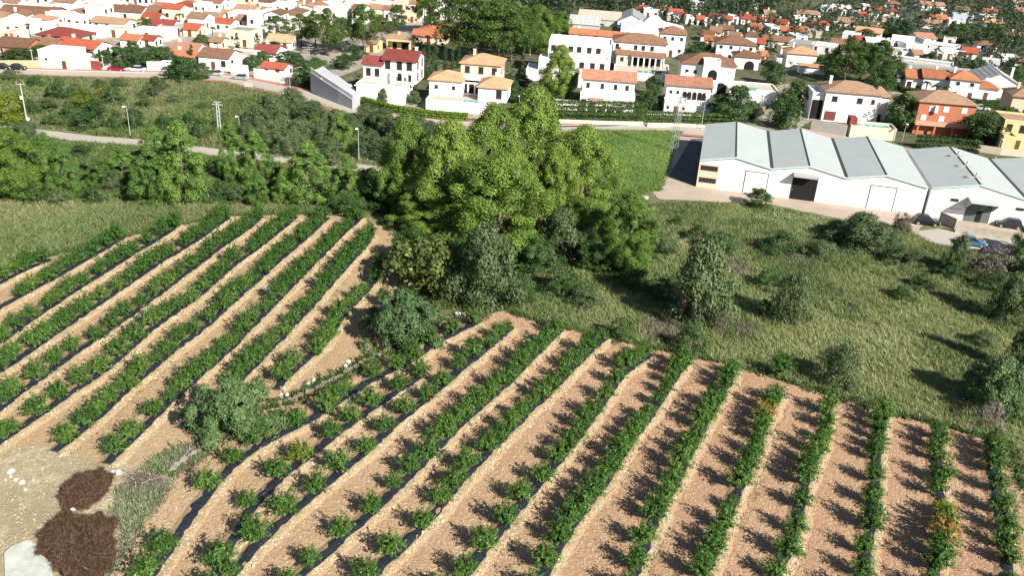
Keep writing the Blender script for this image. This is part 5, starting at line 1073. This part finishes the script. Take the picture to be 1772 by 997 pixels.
# V1 maroon roofs on a white base
r,k=villa(650,184,-.1,'villa','white villa with maroon roofs on a tall white base above the retaining wall',[
 (612,648,4.2,2,8,'flat','terr',None),(648,694,4.0,3,9,'flat','terr',None),(614,647,8.2,7,7,'gable','maroon',(2,B,1.1,1.8),4.2),(648,706,9.4,8,9,'gable','maroon',(3,B,1.3,1.9),4.0,'white')])
m=MB();m.box((662-650)*k,(672-650)*k,7.0,7.9,4.0,6.8);m.obj('stair_wall',MT['white'],r);posts(r,[(686-650)*k,(694-650)*k,(703-650)*k],6.2,4.0,6.6,MT['white']);balus(r,(664-650)*k,(706-650)*k,6.1,4.0,MT['white'])
# V2 peach roofs
r,k=villa(805,196,-.08,'villa','cream-white villa with three peach tiled hip roofs and a pool terrace',[
 (736,858,2.2,0,9,'flat','terr',None),(733,790,6.0,6,8,'hip','peach',(2,B,.8,.8),2.2),(780,852,9.0,13,9,'hip','peach',(3,B,1.2,1.6),2.2,'cream'),(822,872,5.6,4,9,'hip','peach',(2,B,1.3,2.0),2.2)])
m=MB();m.box(-2.4,4.6,1.6,3.2,2.26,2.34);m.obj('pool',MT['pool'],r);posts(r,[(790-805)*k,(800-805)*k,(812-805)*k,(822-805)*k],7.6,2.2,5.2,MT['white'])
m=MB();m.box((786-805)*k,(824-805)*k,11,13.,2.26,5.4);m.obj('painted_porch_shade',MT['dark'],r)  # solid dark block paints the shade inside the porch
m=MB();m.box((788-805)*k,(818-805)*k,10.2,11.2,5.5,6.6);m.obj('balcony',MT['white'],r)
# V3 white modern
r,k=villa(1000,148,-.08,'villa','large white cubic flat-roofed villa with dark square windows',[
 (908,940,2.6,2,9,'flat','whiter',None),(928,975,5.4,4,8,'flat','whiter',(3,B,1.,1.2)),(942,1052,9.6,8,11,'flat','whiter',(7,B,1.3,1.5)),(975,1048,6.4,3,5,'flat','whiter',(4,B,1.3,1.6)),(1000,1060,3.0,-2,6,'flat','whiter',None)])
# V4 cream with brown hip and pool
r,k=villa(1108,132,-.10,'villa','cream-white villa with brown hip roof, columned porch and green pool terrace',[
 (1062,1156,1.7,-6,16,'flat','terr',None),(1056,1148,8.2,8,10,'hip','brown',(6,B,1.,1.3),1.7),(1064,1084,5.2,5,4,'gable','brown',(1,B,1.,1.2),1.7,'cream')])
posts(r,[(x-1108)*k for x in(1092,1102,1112,1122,1132,1142)],4.2,1.7,4.6,MT['white'],.4);m=MB();m.prism([(3.8,4.95),(8,5.7),(8,5.8),(3.8,5.05)],(1088-1108)*k,(1150-1108)*k);m.obj('porch_roof',MT['brown'],r)
m=MB();m.box((1090-1108)*k,(1146-1108)*k,7.8,7.99,1.75,4.6);m.obj('painted_porch_shade',MT['dark'],r);m=MB();m.box(-1,7,-3.2,-.8,1.765,1.83);m.obj('pool',MT['pool'],r)  # thin dark sheet paints the shade behind the columns
# V5
r,k=villa(1160,98,-.10,'villa','white house with dark brown hip roof right of the pool villa',[(1138,1182,7.4,0,9,'hip','brown',(3,'white',1.1,1.3))])
# V6 orange gable
r,k=villa(1050,194,-.07,'villa','white two-storey house with orange tiled roof behind the tall hedge',[
 (1002,1096,3.4,2,9,'flat','terr',(5,B,2.2,1.0)),(1004,1094,6.9,4,8,'gable','salmon',(4,B,.8,1.2),3.4)])
posts(r,[(x-1050)*k for x in(1015,1032,1048,1064,1080,1092)],-.6,0,2.4,MT['white']);balus(r,(1040-1050)*k,(1092-1050)*k,2.1,3.45,MT['white']);m=MB();m.box((1018-1050)*k,(1042-1050)*k,-.4,1.9,2.75,2.85);m.obj('pergola_roof',MT['salmon'],r)
m=MB();m.box((960-1050)*k,(1000-1050)*k,-1.,-.6,0,2.4);m.obj('garden_wall',MT['white'],r)
# V7 arches
r,k=villa(1190,200,-.07,'villa','white villa with salmon gable roof and a row of arched windows',[
 (1150,1226,6.6,3,8,'gable','salmon',None),(1148,1186,3.0,0,3,'flat','terr',(3,'white',.8,1.))])
for x in(1182,1190,1199,1208,1216):mobj('arched_window',arch_mesh(1.05,2.1),r,((x-1190)*k,2.99,3.1))
for x in(1158,1170):mobj('window',winmesh(.9,1.,'white'),r,((x-1190)*k,2.995,4.8))
balus(r,(1176-1190)*k,(1226-1190)*k,2.4,2.4,MT['white']);m=MB();m.box((1176-1190)*k,(1250-1190)*k,0.2,2.9,0,2.38);m.obj('terrace',MT['white'],r);balus(r,(1120-1190)*k,(1165-1190)*k,-2.2,0,MT['white'],'garden_balustrade')
# V8 arch door
r,k=villa(1222,166,-.08,'villa','white villa with brown hip roof and tall arched central doorway',[
 (1176,1268,7.6,4,11,'hip','brown',None),(1212,1240,8.6,2.2,4,'flat','whiter',None),(1238,1264,6.2,2.6,3,'flat','whiter',None),(1256,1340,2.6,-4,12,'flat','terr',None)])
mobj('archway',arch_mesh(2.4,2.6),r,((1229-1222)*k,2.19,4.0));mobj('door',winmesh(2.2,2.6,'brown'),r,((1226-1222)*k,2.19,1.9));mobj('garage_arch',arch_mesh(3.2,3.2),r,((1246-1222)*k,2.59,.1))
m=MB();m.box((1262-1222)*k,(1310-1222)*k,-.5,2.5,2.665,2.72);m.obj('pool',MT['pool'],r);balus(r,(1300-1222)*k,(1338-1222)*k,-3.8,2.65,MT['white'])
for x in(1186,1200):mobj('window',winmesh(1.1,1.2,'white'),r,((x-1222)*k,3.995,5.4))
m=MB();m.box((1180-1222)*k,(1206-1222)*k,1.4,4,0.02,2.7);m.obj('porch',MT['white'],r)
# V9, V10
r,k=villa(1268,108,-.1,'villa','low white house with wide brown hip roof behind a palm',[(1238,1304,5.6,2,10,'hip','brown',(4,'white',1.2,1.2)),(1288,1308,7.6,8,6,'hip','brown',None)])
r,k=villa(1292,122,-.1,'villa','low white house with brown roof and dark arch beside the blue pool',[(1270,1312,3.9,2,7,'hip','brown',None)]);mobj('archway',arch_mesh(3.,2.6),r,(.8,1.995,.05))
# V11 white by warehouse
r,k=villa(1470,216,-.10,'villa','white two-storey house with brown hip roof just behind the warehouse',[
 (1424,1516,7.4,2,10,'hip','tan',None),(1404,1424,6.2,3,8,'flat','whiter',None),(1512,1536,6.6,5,8,'hip','tan',(1,B,1.2,1.4))])
for x,z in((1440,5.6),(1482,5.6)):mobj('window',winmesh(1.3,1.3,'barred'),r,((x-1470)*k,1.995,z))
mobj('window',winmesh(.8,1.1,'brown'),r,((1504-1470)*k,1.995,5.6));m=MB();m.box((1428-1470)*k,(1447-1470)*k,1.93,1.997,.3,2.5);m.obj('garage_door',plain('maroon_door',(.16,.05,.04),.8),r)
m=MB();m.box((1405-1470)*k,(1423-1470)*k,2.94,2.997,.1,4.8);m.obj('carport_opening',MT['dark'],r)
r,k=villa(1500,240,-.12,'pool_terrace','raised stone pool terrace between the warehouse and the white house',[(1470,1545,2.4,0,5,'flat','terr',None)],'cream','terrace');m=MB();m.box((1486-1500)*k,(1536-1500)*k,1.2,3.6,2.46,2.54);m.obj('pool',MT['pool'],r);m=MB();m.box((1468-1500)*k,(1480-1500)*k,1,4,2.47,4.3);m.obj('pool_hut',MT['maroon'],r)
wall_line([(1402,224),(1462,236)],2.6,.3,MT['kerb'],'retaining_wall','grey concrete wall below the white two-storey house')
# V12 terracotta
r,k=villa(1630,240,-.10,'villa','terracotta house with white shutters and a wrap-around balcony',[(1586,1680,7.8,3,10,'hip','tan',None),(1588,1676,2.6,5,8,'flat','terr',None)],'brickw')
for x,z in((1608,6.2),(1632,6.3),(1662,6.3),(1598,4.0),(1628,4.0)):mobj('shutter',MB().box(-.6,.6,-.07,0,-.65,.65).mesh('shutter',MT['frame']),r,((x-1630)*k,2.995,z))
m=MB();m.box((1584-1630)*k,(1678-1630)*k,1.4,2.98,2.45,2.7);m.box((1584-1630)*k,(1678-1630)*k,1.4,1.55,2.7,3.5);m.obj('balcony',plain('pink_balcony',(.55,.30,.22),.9),r);m=MB();m.box((1612-1630)*k,(1617-1630)*k,2.2,2.97,5.4,7);m.obj('window_bay',MT['frame'],r)
posts(r,[(x-1630)*k for x in(1590,1618,1648,1674)],1.6,0,2.44,MT['brickw'],.4,False)
# V13 long red roof
r,k=villa(1630,172,-.22,'villa','long white house with stepped bright red roofs behind palm trees',[
 (1574,1600,4.2,6,9,'gable','orange',(2,B,1.2,1.5)),(1600,1640,4.9,5,9,'gable','orange',None),(1640,1686,5.6,3,9,'hip','orange',(2,'white',1.2,1.2)),(1688,1722,3.4,6,7,'hip','orange',(1,B,1.4,1.6))])
# V15 peach
r,k=villa(1385,124,-.1,'villa','low white villa with peach hip roof alone on the slope',[(1360,1410,5.2,2,9,'hip','peach',None),(1345,1364,2.8,3,5,'flat','whiter',None),(1380,1424,2.2,-2,3,'gable','peach',None)])
# V16 right edge yellow
r,k=villa(1755,262,-.2,'villa','yellow house with arched windows at the right edge',[(1732,1790,6.2,2,9,'flat','tan',(3,B,1.2,1.7)),(1728,1748,3.4,-2,4,'flat','terr',None)],'yelloww')
r,k=villa(1762,232,-.2,'villa','cream upper house with tan hip roof at the right edge',[(1746,1800,8.4,4,9,'hip','tan',(3,B,1.3,1.8))],'peachw')
r,k=villa(898,192,-.1,'garden_hut','small peach-roofed garden hut beside the central pines',[(912,930,3.0,2,4,'gable','peach',None),(925,934,3.6,3,3,'flat','whiter',None)],'white','hut')
r,k=villa(905,60,-.1,'villa','small white house above the pines at top centre',[(890,911,3.6,0,7,'gable','salmon',(2,B,1,1))]) if 0 else (0,0)
# --- right-hand suburb, traced
for line in '''1100 1120 24 17 gable red|1113 1128 30 17 flat whiter|1128 1139 31 24 flat whiter|1142 1159 26 21 gable tan|1159 1177 31 23 gable red|1154 1171 36 30 flat whiter|1174 1186 37 32 gable red|1186 1200 41 34 flat whiter|1206 1219 43 39 gable red|1218 1231 45 40 flat whiter|1225 1241 39 33 gable red|1240 1260 41 32 flat whiter|1250 1265 43 37 gable red bluew|1265 1277 41 34 flat whiter|1282 1301 42 36 gable red|1303 1320 44 39 gable red|1331 1358 49 43 gable red|1301 1316 60 53 gable red|1316 1328 59 47 flat greyr greyw|1328 1346 63 48 flat whiter|1346 1371 63 57 gable orange|1372 1392 64 58 gable orange|1396 1420 65 59 flat terr greyw|1228 1246 66 55 gable tan|1245 1267 61 53 gable brown|1212 1232 72 66 gable brown|1218 1238 80 74 gable orange peachw|1271 1294 84 76 gable red yelloww|1299 1320 90 74 gable red|1320 1365 82 70 gable brown|1364 1402 95 76 flat greyr greyw|1350 1366 93 83 flat terr cream|1402 1436 98 80 flat whiter|1376 1396 75 69 flat whiter|1378 1412 37 24 gable tan|1404 1419 35 24 flat whiter|1375 1386 40 35 flat whiter|1407 1434 52 44 gable red|1323 1341 34 26 gable tan cream|1295 1309 16 7 flat whiter|1186 1197 17 4 flat whiter bluew|1199 1218 15 4 flat whiter|1130 1148 6 0 flat whiter|1420 1437 20 12 flat whiter bluew|1437 1448 19 11 flat whiter|1448 1470 20 12 flat whiter|1455 1463 27 19 flat whiter|1493 1508 18 11 flat whiter|1508 1523 24 16 gable red|1540 1555 28 20 gable maroon|1531 1554 14 8 hip salmon|1583 1600 9 4 gable red|1486 1500 36 27 gable red|1474 1482 28 21 flat whiter bluew|1594 1633 18 9 gable tan|1626 1636 25 17 flat whiter|1656 1676 25 17 gable tan|1649 1680 38 27 flat greyr bluew|1654 1668 46 38 flat whiter|1612 1640 41 34 gable orange yelloww|1597 1624 49 43 gable tan|1641 1654 44 38 flat whiter|1702 1723 28 20 gable red|1700 1721 37 31 flat terr|1703 1734 48 43 hip peach|1755 1774 14 7 gable tan|1756 1776 27 22 gable salmon|1738 1778 73 65 gable tan|1449 1466 47 40 gable tan|1466 1481 47 41 gable tan|1440 1449 51 46 flat whiter|1501 1514 36 31 flat whiter|1527 1544 38 33 flat terr cream|1544 1560 40 35 flat whiter|1482 1520 65 58 gable peach|1510 1552 62 53 gable tan cream|1457 1482 73 60 flat whiter|1436 1459 92 76 gable brown|1482 1495 79 73 gable red|1499 1529 83 75 gable whiter|1544 1575 81 70 gable whiter|1531 1543 82 72 flat terr|1586 1619 76 66 gable salmon|1597 1609 80 70 flat whiter|1632 1650 78 72 flat terr|1544 1567 100 89 flat whiter|1572 1600 103 90 gable whiter|1566 1594 88 81 flat whiter|1600 1650 89 83 flat whiter|1580 1604 105 97 gable tan cream|1620 1630 104 93 flat whiter bluew|1630 1651 102 93 gable whiter|1651 1667 100 92 flat whiter|1666 1687 102 98 gable red|1690 1723 88 82 hip brown|1732 1760 114 106 gable whiter|1757 1782 120 107 gable tan|1553 1637 122 109 flat greyr|1262 1280 74 67 gable tan|1700 1722 122 115 gable greyr|1310 1328 108 101 gable salmon peachw'''.split('|'):
    f=line.split();A(int(f[0]),int(f[1]),int(f[2]),int(f[3]),f[4],f[5],f[6] if len(f)>6 else 'white',hrng.uniform(6,8.5),hrng.uniform(-.5,.15),floors=1 if int(f[2])-int(f[3])<9 else 2)
nright=[a for a in AUTO if a[0].location[0]>45]
# --- left town, filled in street rows
def free(x,y,r):return all((x-a)**2+(y-b)**2>(r+c)**2*.5 for a,b,c in FOOT)
gr=-.12;cg,sg=math.cos(gr),math.sin(gr)
town=wpoly([(-60,70),(60,60),(200,40),(330,62),(470,56),(600,44),(740,42),(860,22),(870,-20),(600,-44),(300,-60),(-60,-75)]);town=np.array(town)
for v in range(0,52):
    yy=232+v*7.0;x=-300+hrng.uniform(0,6)
    while x<30:
        w=hrng.uniform(4.2,7.0);X_=x+w/2;xw=X_*cg-(yy-280)*sg*0+0;yw=yy-(X_+90)*(.34 if X_<-40 else .12)*.35
        x+=w+hrng.choice([.1,.2,.5,2.])
        if not inpoly(np.array([[X_,yw]]),town)[0] or not free(X_,yw+4,w*.42):continue
        if any(abs(p.location[0]-X_)<3 and abs(p.location[1]-yw-3)<3.5 for p,_ in PLANTS):continue
        if proj([X_,yw,3.])[1]<-5 or proj([X_,yw,0])[0]<-60:continue
        h=hrng.choice([2.7,3.0,3.6,4.8,5.2,5.6]);roof=hrng.choice(['gable']*5+['flat']*4+['hip']);rm='whiter' if roof=='flat' and hrng.random()<.5 else 'terr' if roof=='flat' else hrng.choice(['tan','brown','tan','red','brown','salmon','tan','brown']);wm=hrng.choice(['white']*14+['cream','cream','pinkw','peachw'])
        dp=hrng.uniform(5.2,6.8);yaw=gr+hrng.choice([0,0,0,.06,-.08,.3]);r=empty('town_house',(X_,yw,0),yaw)
        volume(r,-w/2,w/2,0,dp,0,h,MT[wm],roof,MT[rm],(max(2,int(w/3.)),hrng.choice(['white','brown','brown']),1.,1.25),ridge=hrng.choice(['x','x','x','y']),seed=hrng.randrange(10**6),over=.3)
        FOOT.append((X_,yw+dp/2,w*.36));AUTO.append((r,wm,rm,roof,'town_house'))
AUTO=[a for a in AUTO if proj(np.array(a[0].location)+[0,0,3])[1]>-12 or not [bpy.data.objects.remove(c) for q in list(a[0].children) for c in list(q.children)+[q]]+[bpy.data.objects.remove(a[0])]]
print('houses',len(AUTO))
SZ={'gable':'gable','hip':'hip','flat':'flat'}
rows={}
for a in AUTO:
    p=proj(np.array(a[0].location));side='suburb' if a[0].location[0]>30 else 'town';rows.setdefault((side,int(max(0,p[1]+10)//7)),[]).append((p[0],a))
for side in('town','suburb'):
    ks=sorted([k for k in rows if k[0]==side],key=lambda k:-k[1])
    for ri,kk in enumerate(ks):
        for i,(x,a) in enumerate(sorted(rows[kk],key=lambda t:t[0])):
            r,wm,rm,roof,nm=a;rt='flat roof' if roof=='flat' else f'{RWORD[rm]} {SZ[roof]} roof'
            r.name='town_house' if side=='town' else 'suburb_house'
            tag(r,f'{HWORD[wm]} house with {rt}, {ordw(i+1)} from left, {ordw(ri+1)} row of the {"left-hand town" if side=="town" else "right-hand suburb"}','house','houses of the left-hand town' if side=='town' else 'houses of the right-hand suburb')
# ---------------------------------------------------------------- far woods and garden thickets
def wood(poly,dens,seed,name,label,hs=(3,7),mat='wood',per=70,excl=(),foot=True,leaf=.7):
    rng=np.random.default_rng(seed);P=scatter(wpoly(poly),dens,rng);P=P[inview(P,300)]
    if foot and len(P):
        fx=np.array(FOOT);d=np.hypot(P[:,None,0]-fx[None,:,0],P[:,None,1]-fx[None,:,1])-fx[None,:,2]*.5;P=P[d.min(1)>0]
    n=len(P);h=rng.uniform(*hs,n);C=[];rad=[]
    for k in range(4):
        C.append(np.c_[P+rng.normal(0,.9,(n,2)),h*(.2+.22*k)]);rad.append(h*(.34-.04*k))
    C=np.concatenate(C);rad=np.concatenate(rad);V,F,t=clumps(C,rad,per//4,leaf,rng,.9,cen=C.mean(0)-[0,0,60],asp=.7)
    return tag(mobj(name,mesh_np(name,V,F,MT[mat],t)),label,'trees',kind='stuff')
wood([(866,14),(1100,12),(1340,20),(1480,-20),(1772,-30),(1772,-75),(880,-50)],.034,1,'far_wood','dark pine wood covering the far hillside at the top',(5,9),per=80,leaf=.9)
wood([(1010,20),(1200,34),(1340,24),(1300,0),(900,0),(880,30),(980,40)],.036,6,'far_wood','dark pine wood behind the industrial sheds',(4,8),per=80,leaf=.9)
wood([(1120,40),(1340,72),(1500,60),(1850,110),(1850,-10),(1500,0),(1340,24),(1200,38)],.034,2,'suburb_greenery','dark garden trees and thickets filling the gaps in the suburb',(2.5,6),per=70)
wood([(1640,130),(1850,160),(1850,60),(1690,60),(1660,90)],.034,3,'suburb_greenery','dense green thickets at the upper right',(2.5,6),'broad' and 'wood',per=70)
wood([(1190,110),(1340,130),(1440,120),(1440,60),(1200,60)],.03,4,'suburb_greenery','garden greenery between the middle houses',(1.5,4),'broad',per=60,leaf=.5)
wood([(1130,200),(1240,212),(1400,222),(1560,240),(1580,190),(1440,130),(1340,140),(1340,170),(1260,200)],.016,5,'slope_bushes','low green bushes on the rocky slope behind the warehouse',(1.,2.6),'broad',per=80,leaf=.35)
wood([(520,150),(620,170),(640,140),(700,120),(860,140),(940,190),(1000,190),(930,120),(880,90),(700,70),(600,80),(480,110)],.012,7,'garden_bushes','green bushes and ground cover between the villas and town pines',(1,3),'broad',per=80,leaf=.35)
wood([(1560,200),(1772,250),(1772,180),(1700,170),(1570,180)],.016,8,'garden_bushes','green bushes around the terracotta house',(1,3),'broad',per=80,leaf=.35)
